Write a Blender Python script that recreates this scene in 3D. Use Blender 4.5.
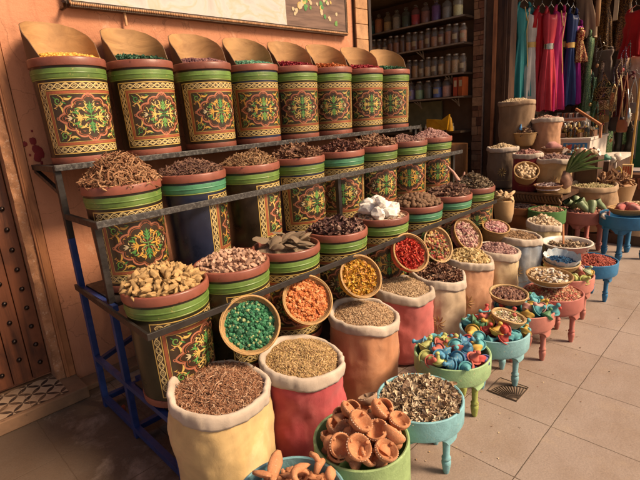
import bpy, math, random
import numpy as np
from mathutils import Vector, Matrix, noise, Euler
random.seed(7); rng=np.random.default_rng(7)
PI=math.pi; R_=math.radians
scn=bpy.context.scene
for o in list(bpy.data.objects): bpy.data.objects.remove(o)
C=scn.collection

# ---------------------------------------------------------------- camera
FPX=458.04; H=1.6
RV=Vector((0.70164,-0.70949,-0.06581)); UV_=Vector((0.22997,0.13808,0.96335)); FV=Vector((0.67440,0.69106,-0.26004))
RV.normalize(); FV.normalize(); UV_=RV.cross(FV).normalized()
cd=bpy.data.cameras.new('camera'); cam=bpy.data.objects.new('camera',cd); C.objects.link(cam)
cd.sensor_width=36; cd.lens=36*FPX/640; cd.clip_end=300; cd.clip_start=.05
m=Matrix.Identity(4)
for i in range(3):
    m[i][0]=RV[i]; m[i][1]=UV_[i]; m[i][2]=-FV[i]
m[2][3]=H; cam.matrix_world=m; scn.camera=cam
# ---------------------------------------------------------------- light
SUN_EL=43; SUN_AZ=-62      # azimuth of the sun, degrees from +x towards +y
w=bpy.data.worlds.new('World'); scn.world=w; w.use_nodes=True
nt=w.node_tree; sky=nt.nodes.new('ShaderNodeTexSky'); sky.sky_type='NISHITA'; sky.sun_disc=False
sky.sun_elevation=R_(SUN_EL); sky.sun_rotation=R_(90-SUN_AZ); sky.dust_density=4; sky.air_density=.8
bg=nt.nodes['Background']; bg.inputs['Strength'].default_value=.08
nt.links.new(sky.outputs[0],bg.inputs[0])
sd=bpy.data.lights.new('sun','SUN'); sd.energy=4.1; sd.angle=R_(18); sd.color=(1,.86,.68)
so=bpy.data.objects.new('sun',sd); C.objects.link(so)
dv=Vector((math.cos(R_(SUN_EL))*math.cos(R_(SUN_AZ)),math.cos(R_(SUN_EL))*math.sin(R_(SUN_AZ)),math.sin(R_(SUN_EL))))
so.rotation_euler=dv.to_track_quat('Z','Y').to_euler(); so.location=(4,-4,6)
vs=scn.view_settings; vs.view_transform='Standard'; vs.look='None'; vs.gamma=1; vs.exposure=0.52
vs.use_curve_mapping=False
try:
    vs.use_white_balance=True; vs.white_balance_temperature=8000; vs.white_balance_tint=14
except Exception: pass

# ---------------------------------------------------------------- helpers
def at(px,py,x=None,y=None,z=None):
    d=RV*((px-320)/FPX)-UV_*((py-240)/FPX)+FV
    if x is not None: t=x/d.x
    elif y is not None: t=y/d.y
    else: t=(z-H)/d.z
    p=d*t; return Vector((p.x,p.y,p.z+H))

class MB:
    def __init__(s): s.v=[]; s.f=[]; s.m=[]; s.n=0; s.mats=[]
    def mi(s,mat):
        if mat not in s.mats: s.mats.append(mat)
        return s.mats.index(mat)
    def add(s,V,F,mat=None):
        V=np.asarray(V,dtype=float); b=s.n; s.v.append(V); s.n+=len(V)
        k=s.mi(mat) if mat else 0
        for f in F: s.f.append([b+i for i in f]); s.m.append(k)
    def many(s,V,F,M,mat=None):     # template V,F ; M (n,3,4)
        V=np.asarray(V,float); n=len(M); k=s.mi(mat) if mat else 0
        P=np.einsum('nij,vj->nvi',M[:,:,:3],V)+M[:,None,:,3]
        b=s.n; s.v.append(P.reshape(-1,3)); nv=len(V); s.n+=n*nv
        for q in range(n):
            o=b+q*nv
            for f in F: s.f.append([o+i for i in f])
        s.m+= [k]*(n*len(F))
    def box(s,a,b,mat=None):
        x0,y0,z0=a; x1,y1,z1=b
        s.add([(x0,y0,z0),(x1,y0,z0),(x1,y1,z0),(x0,y1,z0),(x0,y0,z1),(x1,y0,z1),(x1,y1,z1),(x0,y1,z1)],
              [(0,3,2,1),(4,5,6,7),(0,1,5,4),(1,2,6,5),(2,3,7,6),(3,0,4,7)],mat)
    def lathe(s,prof,n=32,mat=None,fn=None,c=(0,0,0),a0=0,a1=2*PI):
        full=abs(a1-a0-2*PI)<1e-6; k=n if full else n+1
        V=[];F=[]
        for (r,z) in prof:
            for i in range(k):
                a=a0+(a1-a0)*i/n; rr,zz=(fn(r,z,a) if fn else (r,z))
                V.append((c[0]+rr*math.cos(a),c[1]+rr*math.sin(a),c[2]+zz))
        for j in range(len(prof)-1):
            for i in range(n):
                i2=(i+1)%k
                F.append((j*k+i,j*k+i2,(j+1)*k+i2,(j+1)*k+i))
        s.add(V,F,mat)
    def tube(s,pts,r,n=8,mat=None,cap=True):
        pts=[Vector(p) for p in pts]; rs=r if isinstance(r,(list,tuple)) else [r]*len(pts)
        V=[];F=[]; prev=None
        for i,p in enumerate(pts):
            t=(pts[min(i+1,len(pts)-1)]-pts[max(i-1,0)]).normalized()
            if prev is None:
                a=t.orthogonal().normalized()
            else: a=(prev-t*prev.dot(t)).normalized()
            prev=a; b=t.cross(a)
            for k in range(n):
                q=p+(a*math.cos(2*PI*k/n)+b*math.sin(2*PI*k/n))*rs[i]; V.append(tuple(q))
        for i in range(len(pts)-1):
            for k in range(n):
                F.append((i*n+k,i*n+(k+1)%n,(i+1)*n+(k+1)%n,(i+1)*n+k))
        if cap: F.append(tuple(range(n))[::-1]); F.append(tuple((len(pts)-1)*n+k for k in range(n)))
        s.add(V,F,mat)
    def bar(s,a,b,w,mat=None,h=None):
        a=Vector(a);b=Vector(b);h=h or w; t=(b-a).normalized()
        up=Vector((0,0,1)) if abs(t.z)<.9 else Vector((0,1,0))
        x=t.cross(up).normalized()*w/2; y=t.cross(x).normalized()*h/2
        V=[a-x-y,a+x-y,a+x+y,a-x+y,b-x-y,b+x-y,b+x+y,b-x+y]
        s.add([tuple(q) for q in V],[(0,3,2,1),(4,5,6,7),(0,1,5,4),(1,2,6,5),(2,3,7,6),(3,0,4,7)],mat)
    def mesh(s,name,smooth=None):
        me=bpy.data.meshes.new(name)
        V=np.concatenate(s.v) if s.v else np.zeros((0,3))
        me.from_pydata(V.tolist(),[],s.f)
        for mt in s.mats: me.materials.append(mt)
        me.polygons.foreach_set('material_index',s.m)
        if smooth is not None:
            me.polygons.foreach_set('use_smooth',[True]*len(s.f))
            if smooth<180: me.set_sharp_from_angle(angle=R_(smooth))
        me.validate(); me.update(); return me
    def build(s,name,parent=None,loc=(0,0,0),rot=None,smooth=None,bevel=0):
        o=bpy.data.objects.new(name,s.mesh(name,smooth)); C.objects.link(o)
        o.location=loc
        if rot is not None: o.rotation_euler=rot
        if parent: o.parent=parent
        if bevel:
            b=o.modifiers.new('bevel','BEVEL'); b.width=bevel; b.segments=2; b.limit_method='ANGLE'
        return o
def tag(o,label=None,cat=None,group=None,kind=None):
    if label: o['label']=label
    if cat: o['category']=cat
    if group: o['group']=group
    if kind: o['kind']=kind
    return o
def empty(name,loc=(0,0,0),label=None,cat=None,group=None,rot=None):
    o=bpy.data.objects.new(name,None); C.objects.link(o); o.location=loc; o.empty_display_size=.05
    if rot is not None: o.rotation_euler=rot
    return tag(o,label,cat,group)
def copy_tree(o,parent=None):
    c=o.copy(); C.objects.link(c)
    if parent: c.parent=parent
    for ch in [k for k in list(bpy.data.objects) if k.parent==o]: copy_tree(ch,c)
    return c
def link(name,me,parent=None,loc=(0,0,0),rot=None):
    o=bpy.data.objects.new(name,me); C.objects.link(o); o.location=loc
    if rot is not None: o.rotation_euler=rot
    if parent: o.parent=parent
    return o

# ---------------------------------------------------------------- materials
def newmat(name):
    m=bpy.data.materials.new(name); m.use_nodes=True; nt=m.node_tree
    return m,nt,nt.nodes['Principled BSDF']
def coords(nt,scale=1,obj=True):
    tc=nt.nodes.new('ShaderNodeTexCoord'); mp=nt.nodes.new('ShaderNodeMapping')
    sc=scale if isinstance(scale,(tuple,list)) else (scale,)*3
    mp.inputs['Scale'].default_value=sc
    oi=nt.nodes.new('ShaderNodeObjectInfo'); k=nt.nodes.new('ShaderNodeVectorMath'); k.operation='MULTIPLY_ADD'
    k.inputs[1].default_value=(7.3,4.1,0); nt.links.new(oi.outputs['Random'],k.inputs[0])
    nt.links.new(tc.outputs['Object' if obj else 'Generated'],k.inputs[2])   # each object takes its own piece of the pattern
    nt.links.new(k.outputs[0],mp.inputs[0]); return mp.outputs[0]
def nz(nt,vec,scale,detail=5,rough=.6,dist=0):
    n=nt.nodes.new('ShaderNodeTexNoise'); n.inputs['Scale'].default_value=scale
    n.inputs['Detail'].default_value=detail; n.inputs['Roughness'].default_value=rough; n.inputs['Distortion'].default_value=dist
    nt.links.new(vec,n.inputs['Vector']); return n.outputs['Fac']
def ramp(nt,fac,stops,const=False):
    r=nt.nodes.new('ShaderNodeValToRGB'); e=r.color_ramp.elements
    if const: r.color_ramp.interpolation='CONSTANT'
    while len(e)<len(stops): e.new(.5)
    for k,(p,c) in enumerate(stops):
        e[k].position=p; e[k].color=(*c,1) if len(c)==3 else c
    nt.links.new(fac,r.inputs[0]); return r.outputs['Color']
def mix(nt,a,b,fac,mode='MIX'):
    n=nt.nodes.new('ShaderNodeMix'); n.data_type='RGBA'; n.blend_type=mode
    for s,v in ((6,a),(7,b)):
        if isinstance(v,tuple): n.inputs[s].default_value=(*v,1)
        else: nt.links.new(v,n.inputs[s])
    if isinstance(fac,(int,float)): n.inputs[0].default_value=fac
    else: nt.links.new(fac,n.inputs[0])
    return n.outputs[2]
def bump(nt,b,h,strength=.3,dist=.01):
    n=nt.nodes.new('ShaderNodeBump'); n.inputs['Strength'].default_value=strength; n.inputs['Distance'].default_value=dist
    nt.links.new(h,n.inputs['Height']); nt.links.new(n.outputs[0],b.inputs['Normal']); return n
def mul(c,k): return tuple(min(1,x*k) for x in c)
def paint(name,col,rough=.45,wear=None,var=.25,scale=9,bs=.15,spec=.4,wearamt=.62,coat=0):
    m,nt,b=newmat(name); v=coords(nt)
    f=nz(nt,v,scale,6,.65)
    c=ramp(nt,f,[(.3,mul(col,1-var)),(.7,mul(col,1+var))])
    oi=nt.nodes.new('ShaderNodeObjectInfo'); c=mix(nt,c,ramp(nt,oi.outputs['Random'],[(0,(.82,.80,.78)),(1,(1.12,1.1,1.08))]),1,'MULTIPLY')
    if wear is not None:
        f2=nz(nt,v,scale*3.5,8,.75)
        k=ramp(nt,f2,[(wearamt,(0,0,0)),(wearamt+.05,(1,1,1))])
        c=mix(nt,c,wear,k)
    nt.links.new(c,b.inputs['Base Color'])
    rr=ramp(nt,nz(nt,v,scale*2,4),[(.3,(rough*.8,)*3),(.7,(min(1,rough*1.25),)*3)])
    nt.links.new(rr,b.inputs['Roughness'])
    b.inputs['Specular IOR Level'].default_value=spec; b.inputs['Coat Weight'].default_value=coat
    b.inputs['Coat Roughness'].default_value=.25
    bump(nt,b,nz(nt,v,scale*5,6,.7),bs,.004)
    return m
def islands(name,cols,rough=.7,bs=.2,spec=.3,trans=0,sc=60):
    m,nt,b=newmat(name); g=nt.nodes.new('ShaderNodeNewGeometry')
    n=len(cols); c=ramp(nt,g.outputs['Random Per Island'],[(i/n,cc) for i,cc in enumerate(cols)],True)
    v=coords(nt); f=nz(nt,v,sc,4,.7); k=ramp(nt,f,[(.3,(.72,)*3),(.7,(1.25,)*3)])
    c=mix(nt,c,k,1,'MULTIPLY')
    nt.links.new(c,b.inputs['Base Color']); b.inputs['Roughness'].default_value=rough
    b.inputs['Specular IOR Level'].default_value=spec
    if trans: b.inputs['Subsurface Weight'].default_value=trans; b.inputs['Subsurface Radius'].default_value=(.01,.006,.004)
    if bs: bump(nt,b,nz(nt,v,sc*2,4,.7),bs,.003)
    return m
def cloth(name,col,col2=None,var=.14,weave=900,stain=None,wrinkle=.5):
    m,nt,b=newmat(name); v=coords(nt)
    c=ramp(nt,nz(nt,v,4,8,.62,.6),[(.3,mul(col,1-var*1.6)),(.52,col),(.72,mul(col2 or col,1+var))])
    f3=nz(nt,v,22,6,.75,.3); c=mix(nt,c,mul(col,.72),ramp(nt,f3,[(.56,(0,)*3),(.78,(.55,)*3)]))
    if stain:
        c=mix(nt,c,stain,ramp(nt,nz(nt,v,3.1,5,.6),[(.5,(0,)*3),(.7,(.55,)*3)]))
    nt.links.new(c,b.inputs['Base Color']); b.inputs['Roughness'].default_value=.88; b.inputs['Specular IOR Level'].default_value=.15
    b.inputs['Sheen Weight'].default_value=.15
    wv=nt.nodes.new('ShaderNodeTexWave'); wv.inputs['Scale'].default_value=weave/6.3; wv.wave_profile='SIN'; wv.bands_direction='Z'
    wv.inputs['Distortion'].default_value=3; nt.links.new(v,wv.inputs['Vector'])
    a=nt.nodes.new('ShaderNodeMath'); a.operation='MULTIPLY_ADD'; a.inputs[1].default_value=.10
    nt.links.new(wv.outputs['Fac'],a.inputs[0]); nt.links.new(nz(nt,v,13,9,.72,1.2),a.inputs[2])
    bump(nt,b,a.outputs[0],wrinkle*.55,.012)
    return m
def wood(name,col,dark,scale=(14,14,1.5),rough=.55,bs=.25):
    m,nt,b=newmat(name); v=coords(nt,scale)
    f=nz(nt,v,1.5,8,.6,1.2); c=ramp(nt,f,[(.3,dark),(.5,col),(.7,mul(col,1.25))])
    f2=nz(nt,coords(nt),6,5); c=mix(nt,c,mul(dark,.8),ramp(nt,f2,[(.5,(0,)*3),(.75,(.6,)*3)]))
    nt.links.new(c,b.inputs['Base Color']); b.inputs['Roughness'].default_value=rough
    bump(nt,b,f,bs,.01); return m
def glass(name,col=(.9,.95,.92),rough=.04,dust=.0):
    m,nt,b=newmat(name); b.inputs['Base Color'].default_value=(*col,1); b.inputs['Roughness'].default_value=rough
    b.inputs['Transmission Weight'].default_value=1-dust; b.inputs['IOR'].default_value=1.42; b.inputs['Specular IOR Level'].default_value=.8; return m
def metal(name,col,rough=.35,met=1):
    m,nt,b=newmat(name); v=coords(nt)
    nt.links.new(ramp(nt,nz(nt,v,25,6),[(.3,mul(col,.65)),(.7,mul(col,1.15))]),b.inputs['Base Color'])
    b.inputs['Metallic'].default_value=met; b.inputs['Roughness'].default_value=rough
    bump(nt,b,nz(nt,v,60,5),.1,.004); return m
def straw(name,col=(.42,.25,.1),rings=260,trim=None):
    m,nt,b=newmat(name); v=coords(nt)
    wv=nt.nodes.new('ShaderNodeTexWave'); wv.inputs['Scale'].default_value=rings/6.3; wv.bands_direction='Z'; wv.inputs['Distortion'].default_value=1.5
    nt.links.new(v,wv.inputs['Vector'])
    c=mix(nt,ramp(nt,wv.outputs['Fac'],[(.1,mul(col,.65)),(.6,mul(col,1.15))]),mul(col,.6),ramp(nt,nz(nt,v,90,5),[(.45,(0,)*3),(.75,(.7,)*3)]))
    nt.links.new(c,b.inputs['Base Color']); b.inputs['Roughness'].default_value=.75
    a=nt.nodes.new('ShaderNodeMath'); a.operation='ADD'; nt.links.new(wv.outputs['Fac'],a.inputs[0]); nt.links.new(nz(nt,v,150,3),a.inputs[1])
    bump(nt,b,a.outputs[0],.6,.004); return m

CANVAS=cloth('canvas',(.47,.38,.31),(.54,.44,.365),var=.14,stain=(.34,.25,.18))

# ---------------------------------------------------------------- setting: floor, walls
def floor_mat():
    m,nt,b=newmat('paving_slabs'); tc=nt.nodes.new('ShaderNodeTexCoord')
    mp=nt.nodes.new('ShaderNodeMapping'); mp.inputs['Location'].default_value=(-.403+.445*20,-.651+.445*20,0)
    wn=nt.nodes.new('ShaderNodeTexNoise'); wn.inputs['Scale'].default_value=16; wn.inputs['Detail'].default_value=6; nt.links.new(tc.outputs['Object'],wn.inputs['Vector'])
    wa=nt.nodes.new('ShaderNodeVectorMath'); wa.operation='MULTIPLY_ADD'; wa.inputs[1].default_value=(.006,.006,0); nt.links.new(wn.outputs['Color'],wa.inputs[0]); nt.links.new(tc.outputs['Object'],wa.inputs[2])
    nt.links.new(wa.outputs[0],mp.inputs[0])
    br=nt.nodes.new('ShaderNodeTexBrick'); br.offset=0; br.inputs['Scale'].default_value=1
    br.inputs['Brick Width'].default_value=.445; br.inputs['Row Height'].default_value=.445
    br.inputs['Mortar Size'].default_value=.0032; br.inputs['Mortar Smooth'].default_value=.6
    br.inputs['Color1'].default_value=(.265,.20,.168,1); br.inputs['Color2'].default_value=(.315,.243,.207,1); br.inputs['Mortar'].default_value=(.07,.045,.03,1)
    nt.links.new(mp.outputs[0],br.inputs['Vector'])
    v=tc.outputs['Object']
    c=mix(nt,br.outputs['Color'],(.20,.13,.09),ramp(nt,nz(nt,v,2.2,9,.68),[(.45,(0,)*3),(.72,(.75,)*3)]))
    c=mix(nt,c,(.36,.26,.18),ramp(nt,nz(nt,v,7,8,.7,.5),[(.55,(0,)*3),(.8,(.5,)*3)]))
    c=mix(nt,c,(.09,.05,.03),ramp(nt,nz(nt,v,38,3,.6),[(.68,(0,)*3),(.76,(.55,)*3)]))
    # darker, noise-broken patch fading outwards around the door and the foot of the rack
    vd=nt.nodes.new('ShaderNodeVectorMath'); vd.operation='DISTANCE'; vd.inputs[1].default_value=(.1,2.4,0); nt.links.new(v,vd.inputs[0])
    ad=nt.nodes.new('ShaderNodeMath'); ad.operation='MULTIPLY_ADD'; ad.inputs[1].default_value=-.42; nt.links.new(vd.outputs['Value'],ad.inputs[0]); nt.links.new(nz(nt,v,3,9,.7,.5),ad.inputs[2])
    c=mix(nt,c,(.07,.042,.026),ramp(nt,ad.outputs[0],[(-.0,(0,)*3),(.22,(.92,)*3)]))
    nt.links.new(c,b.inputs['Base Color'])
    nt.links.new(ramp(nt,nz(nt,v,5,6),[(.3,(.5,)*3),(.7,(.8,)*3)]),b.inputs['Roughness'])
    c2=ramp(nt,nz(nt,v,120,5,.8),[(.35,(.80,)*3),(.65,(1.14,)*3)])
    nt.links.new(mix(nt,c,c2,1,'MULTIPLY'),b.inputs['Base Color'])
    h=nt.nodes.new('ShaderNodeMath'); h.operation='MULTIPLY_ADD'; h.inputs[1].default_value=-1.0
    nt.links.new(br.outputs['Fac'],h.inputs[0]); nt.links.new(nz(nt,v,30,8,.7),h.inputs[2])
    bump(nt,b,h.outputs[0],.35,.006); return m
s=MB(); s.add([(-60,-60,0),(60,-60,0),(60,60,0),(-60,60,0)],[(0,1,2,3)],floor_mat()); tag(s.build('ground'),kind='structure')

def plaster():
    m,nt,b=newmat('pink_plaster'); v=coords(nt)
    c=ramp(nt,nz(nt,v,1.6,8,.6),[(.3,(.48,.19,.10)),(.7,(.59,.255,.145))])
    c=mix(nt,c,(.66,.36,.23),ramp(nt,nz(nt,v,3.3,10,.72,.4),[(.6,(0,)*3),(.66,(.7,)*3)]))
    c=mix(nt,c,(.30,.10,.05),ramp(nt,nz(nt,v,9,9,.72),[(.58,(0,)*3),(.75,(.6,)*3)]))
    c=mix(nt,c,(.24,.09,.045),ramp(nt,nz(nt,coords(nt,(6,6,.7)),2.2,8,.7),[(.56,(0,)*3),(.78,(.55,)*3)]))
    vo=nt.nodes.new('ShaderNodeTexVoronoi'); vo.feature='DISTANCE_TO_EDGE'; vo.inputs['Scale'].default_value=1.7
    wp=nt.nodes.new('ShaderNodeVectorMath'); wp.operation='MULTIPLY_ADD'; wp.inputs[1].default_value=(.6,.6,.6)
    nn=nt.nodes.new('ShaderNodeTexNoise'); nn.inputs['Scale'].default_value=3; nn.inputs['Detail'].default_value=7; nt.links.new(v,nn.inputs['Vector'])
    nt.links.new(nn.outputs['Color'],wp.inputs[0]); nt.links.new(v,wp.inputs[2]); nt.links.new(wp.outputs[0],vo.inputs['Vector'])
    c=mix(nt,c,(.2,.08,.04),ramp(nt,vo.outputs['Distance'],[(0,(.6,)*3),(.006,(0,)*3)]))
    nt.links.new(c,b.inputs['Base Color']); b.inputs['Roughness'].default_value=.85
    bump(nt,b,nz(nt,v,12,10,.7),.5,.02); return m
PL=plaster()
WX0=.706
s=MB()
def wallbox(x0,x1,y0,y1,z0,z1): s.box((x0,y0,z0),(x1,y1,z1),PL)
wallbox(WX0,3.66,3.1,3.4,0,3.6)
tag(s.build('shop_wall'),'pink plastered wall behind the stepped rack of painted drums','wall')
# paint splashes on the wall (flat spots of red paint, a hair proud of the plaster)
RED=paint('red_paint',(.20,.012,.014),.6)
s=MB()
for (px,py,r) in [(33,141,.018),(36,149,.022),(40,153,.026),(38,158,.02),(25,144,.012),(32,131,.006),(42,163,.008),(30,155,.006)]:
    p=at(px,py,y=3.096); n=18; ph=random.random()*9
    V=[(p.x,3.0945,p.z)]+[(p.x+r*(1+.35*noise.noise(Vector((math.cos(a)*1.5,math.sin(a)*1.5,ph))))*math.cos(a),3.0965,p.z+1.25*r*(1+.5*noise.noise(Vector((math.cos(a)*2,math.sin(a)*2,ph+4))))*math.sin(a)) for a in [2*PI*i/n for i in range(n)]]
    s.add(V,[(0,1+(i+1)%n,1+i) for i in range(n)],RED)
tag(s.build('paint_splash',smooth=180),'dark red paint splashed on the pink wall below the first drum','paint stain')

# wooden pilaster closing the wall, made of stacked blocks
WB=islands('pale_wood_blocks',[(.42,.22,.11),(.48,.26,.14),(.38,.19,.09)],.65,.3,sc=14)
s=MB(); z=0
while z<3.5:
    h=.135; s.box((3.665,3.06,z+.004),(3.845,3.38,z+h),WB); z+=h
dk=paint('dark_wood_edge',(.035,.018,.012),.5)
s2=s.build('pilaster',bevel=.004); tag(s2,'pale wooden block pilaster at the end of the pink wall','pilaster')
e=MB(); e.box((3.847,3.05,0),(3.885,3.4,3.6),dk); e.build('edge_trim',s2)
s=MB(); s.box((3.66,3.075,0),(3.665,3.3,3.6),dk); s.build('joint_trim',s2)

# door reveal, frame
OLDW=wood('old_door_wood',(.15,.046,.02),(.05,.015,.008),(9,9,1.2),.5,.4)
FRW=wood('frame_wood',(.36,.14,.06),(.2,.07,.03),(9,9,1.2),.55,.3)
ROUGH=paint('rough_stone',(.36,.17,.09),.9,(.5,.3,.2),.3,14,.9,wearamt=.56)
s=MB(); dr=empty('studded_door',(0,0,0),'old reddish wooden door with rows of iron studs','door')
for i in range(9):
    x1=.588-.0-i*.105; s.box((x1-.101,3.2,.105),(x1,3.245,3.0),OLDW)
s.build('panel',dr,bevel=.004)
st=MB(); IRON=metal('iron',(.05,.035,.03),.35,.9)
dome=[(.0001,.016),(.008,.0145),(.013,.009),(.015,0)]
for i in range(9):
    xs=.588-.045-i*.105
    for k in range(22):
        zz=.2+k*.125+(.0625 if i%2 else 0)
        b=MB(); 
        V=[];n=10
        for (r,h) in dome:
            for a in range(n): V.append((xs+r*math.cos(2*PI*a/n),3.2-h,zz+r*math.sin(2*PI*a/n)))
        F=[(j*n+a,(j+1)*n+a,(j+1)*n+(a+1)%n,j*n+(a+1)%n) for j in range(3) for a in range(n)]
        st.add(V,F,IRON)
# studs are surface pattern of the door boards but of iron
st.build('iron_studs',dr,smooth=50)
s=MB()
N=60
def strip(s,x0,x1,y0,y1,z0,z1,mat,amp=0,nz_=70):
    # vertical strip with uneven carved face
    V=[];F=[];nx=6
    for j in range(nz_+1):
        for i in range(nx+1):
            x=x0+(x1-x0)*i/nx; z=z0+(z1-z0)*j/nz_
            d=amp*(noise.noise(Vector((x*30,1,z*14)))+.5*noise.noise(Vector((x*80,3,z*40)))+.8*math.sin(z*60+x*40)*.3)
            V.append((x,y0+d,z))
    for j in range(nz_):
        for i in range(nx):
            a=j*(nx+1)+i; F.append((a,a+1,a+nx+2,a+nx+1))
    s.add(V,F,mat)
    s.box((x0+.001,y0+.012,z0),(x1-.001,y1,z1),mat)
df=empty('door_frame',(0,0,0),'carved stone and brown wood frame beside the studded door','door frame')
strip(s,.592,.642,3.105,3.3,.078,3.4,ROUGH,.010,260); s.build('carved_edge',df,smooth=60)
s=MB(); s.box((.645,3.085,.079),(.70,3.3,3.4),FRW); s.box((.655,3.078,.079),(.663,3.084,3.4),FRW); s.build('jamb',df,bevel=.004)
s=MB(); s.box((-1.2,3.251,.0),(.60,3.4,3.6),PL); s.box((-1.2,3.1,3.0),(.592,3.249,3.6),PL); tag(s.build('door_recess'),kind='structure')
# raised threshold with patterned tiles
def tilepat():
    m,nt,b=newmat('patterned_tile'); tc=nt.nodes.new('ShaderNodeTexCoord')
    L=lambda n,o,i: nt.links.new(n.outputs[o],i)
    sep=nt.nodes.new('ShaderNodeSeparateXYZ'); nt.links.new(tc.outputs['Object'],sep.inputs[0])
    def mth(op,a,b_=None,c=None):
        n=nt.nodes.new('ShaderNodeMath'); n.operation=op
        for k,v in enumerate((a,b_,c)):
            if v is None: continue
            if isinstance(v,(int,float)): n.inputs[k].default_value=v
            else: nt.links.new(v,n.inputs[k])
        return n.outputs[0]
    T=.088
    gx=mth('MULTIPLY',mth('ADD',sep.outputs[0],sep.outputs[1]),.7071/T); gy=mth('MULTIPLY',mth('SUBTRACT',sep.outputs[0],sep.outputs[1]),.7071/T)
    fx=mth('PINGPONG',gx,.5); fy=mth('PINGPONG',gy,.5)
    # lens shaped petals lying on the lattice lines
    def lens(a,b_,k): return mth('LESS_THAN',mth('ADD',mth('POWER',mth('SUBTRACT',a,.5),2),mth('POWER',mth('ADD',b_,k),2)),.25+k*k)
    leaf=mth('MAXIMUM',lens(fx,fy,.75),lens(fy,fx,.75))
    hx=mth('PINGPONG',mth('MULTIPLY',sep.outputs[0],1/.2),.5); hy=mth('PINGPONG',mth('MULTIPLY',sep.outputs[1],1/.2),.5)
    edge=mth('LESS_THAN',mth('MINIMUM',hx,hy),.008)
    v=tc.outputs['Object']
    c=mix(nt,(.36,.24,.16),(.03,.016,.012),leaf)
    c=mix(nt,c,(.16,.09,.06),edge)
    c=mix(nt,c,(.22,.12,.07),ramp(nt,nz(nt,v,9,8,.7),[(.45,(0,)*3),(.7,(.8,)*3)]))
    nt.links.new(c,b.inputs['Base Color']); b.inputs['Roughness'].default_value=.55
    bump(nt,b,nz(nt,v,40,6),.15,.004); return m
STONE=paint('step_stone',(.19,.105,.062),.85,(.12,.06,.035),.3,6,.5)
th=empty('door_step',(0,0,0),'raised doorstep with black and cream petal tiles in front of the door','doorstep')
s=MB(); s.box((-1.2,2.87,0),(.702,3.25,.078),STONE); s.build('step_body',th,bevel=.006)
s=MB(); s.add([(-1.1,2.90,.0815),(.60,2.90,.0815),(.60,3.2,.0815),(-1.1,3.2,.0815)],[(0,1,2,3)],tilepat()); s.build('tile_inlay',th)
s=MB(); s.box((.704,2.95,0),(3.9,3.099,.035),STONE); s.build('plinth',th,bevel=.006)

# adjoining shop: jar room (x 3.9-6.2, y 3.1-4.9), facing wall beyond
DARKW=wood('dark_wood',(.075,.032,.016),(.03,.012,.007),(6,6,1.5),.5,.25)
DWALL=paint('dark_room_wall',(.15,.085,.05),.8)
s=MB(); s.box((3.88,4.95,0),(6.4,5.05,3.4),DWALL); s.box((6.23,3.12,0),(6.33,4.949,3.4),DWALL); s.box((3.7,3.402,0),(3.88,4.949,3.4),DWALL)
tag(s.build('jar_room_wall'),'dark wall behind the glass jar shelves','wall')
s=MB(); s.box((5.0,3.11,3.12),(6.4,5.05,3.2),paint('jar_room_ceiling',(.16,.10,.05),.6)); tag(s.build('jar_room_ceiling'),'brown boarded ceiling above the jar shelves','ceiling')  # stops short on the rack side, an invented gap letting sky brighten the jars
# brick pier
BR=islands('pier_bricks',[(.30,.15,.08),(.22,.09,.05),(.36,.20,.11),(.12,.05,.03),(.27,.13,.07)],.8,.5,sc=20)
pr=empty('brick_pier',(0,0,0),'narrow pier of mixed thin bricks between the jar shelves and the hanging dresses','pier')
s=MB(); z=0
while z<3.4:
    h=random.choice([.055,.07,.09,.12]); yy=3.115
    cuts=[2.965,random.uniform(3.0,3.08),3.115] if random.random()<.6 else [2.965,3.115]
    for a,b_ in zip(cuts[:-1],cuts[1:]): s.box((6.12+random.uniform(-.008,.008),a+.003,z+.003),(6.3,b_-.003,z+h-.003),BR)
    z+=h
s.build('brick_stack',pr)
s=MB(); s.box((6.10,2.945,0),(6.14,2.962,3.4),metal('pale_strip',(.30,.24,.2),.4,.4)); s.build('metal_strip',pr)
s=MB(); s.box((6.12,2.62,0),(6.3,2.944,3.4),DARKW); s.box((6.085,2.79,0),(6.119,2.835,3.4),FRW); s.box((6.10,2.66,0),(6.119,2.70,3.4),DARKW)
tag(s.build('door_jamb',bevel=.004),'dark brown wooden door jamb left of the teal dress','door jamb')
# clothes shop room
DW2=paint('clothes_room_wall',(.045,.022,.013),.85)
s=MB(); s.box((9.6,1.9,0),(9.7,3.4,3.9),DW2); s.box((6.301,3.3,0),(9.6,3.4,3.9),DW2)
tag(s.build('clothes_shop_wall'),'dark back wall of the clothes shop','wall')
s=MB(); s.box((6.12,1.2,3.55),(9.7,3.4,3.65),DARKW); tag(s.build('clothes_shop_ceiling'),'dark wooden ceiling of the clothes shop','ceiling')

# ---------------------------------------------------------------- stepped rack
BLK=paint('black_iron_paint',(.018,.014,.013),.45,(.12,.07,.045),.4,14,.3,spec=.5,wearamt=.66)
GREYTOP=paint('worn_grey_iron',(.030,.027,.027),.5,(.085,.078,.074),.3,16,.3,wearamt=.5)
BLUE=paint('blue_iron_paint',(.012,.035,.15),.45,(.05,.03,.03),.3,12,.25,spec=.5,wearamt=.68)
RW=.032; XL=.735; XR=4.12
rk=empty('stepped_rack',(0,0,0),'long stepped black and blue iron rack holding three rows of drums','rack')
Y1,Z1=2.665,1.434; Y2,Z2=2.2,1.185; Y3,Z3=1.72,.785; B2=.798; B3=.368
s=MB()
s.box((XL-.018,Y1-.012,Z1-.02),(XR,Y1+.012,Z1+.012),GREYTOP); 
s.build('front_rail',rk,bevel=.003)
s=MB(); s.box((XL-.02,Y2-.007,Z2-.018),(4.14,Y2+.007,Z2+.015),GREYTOP); s.build('middle_rail',rk,bevel=.002)
s=MB(); s.box((.666,Y3-.006,Z3-.016),(3.86,Y3+.006,Z3+.014),BLK); s.build('lower_rail',rk,bevel=.002)
s=MB()
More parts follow.
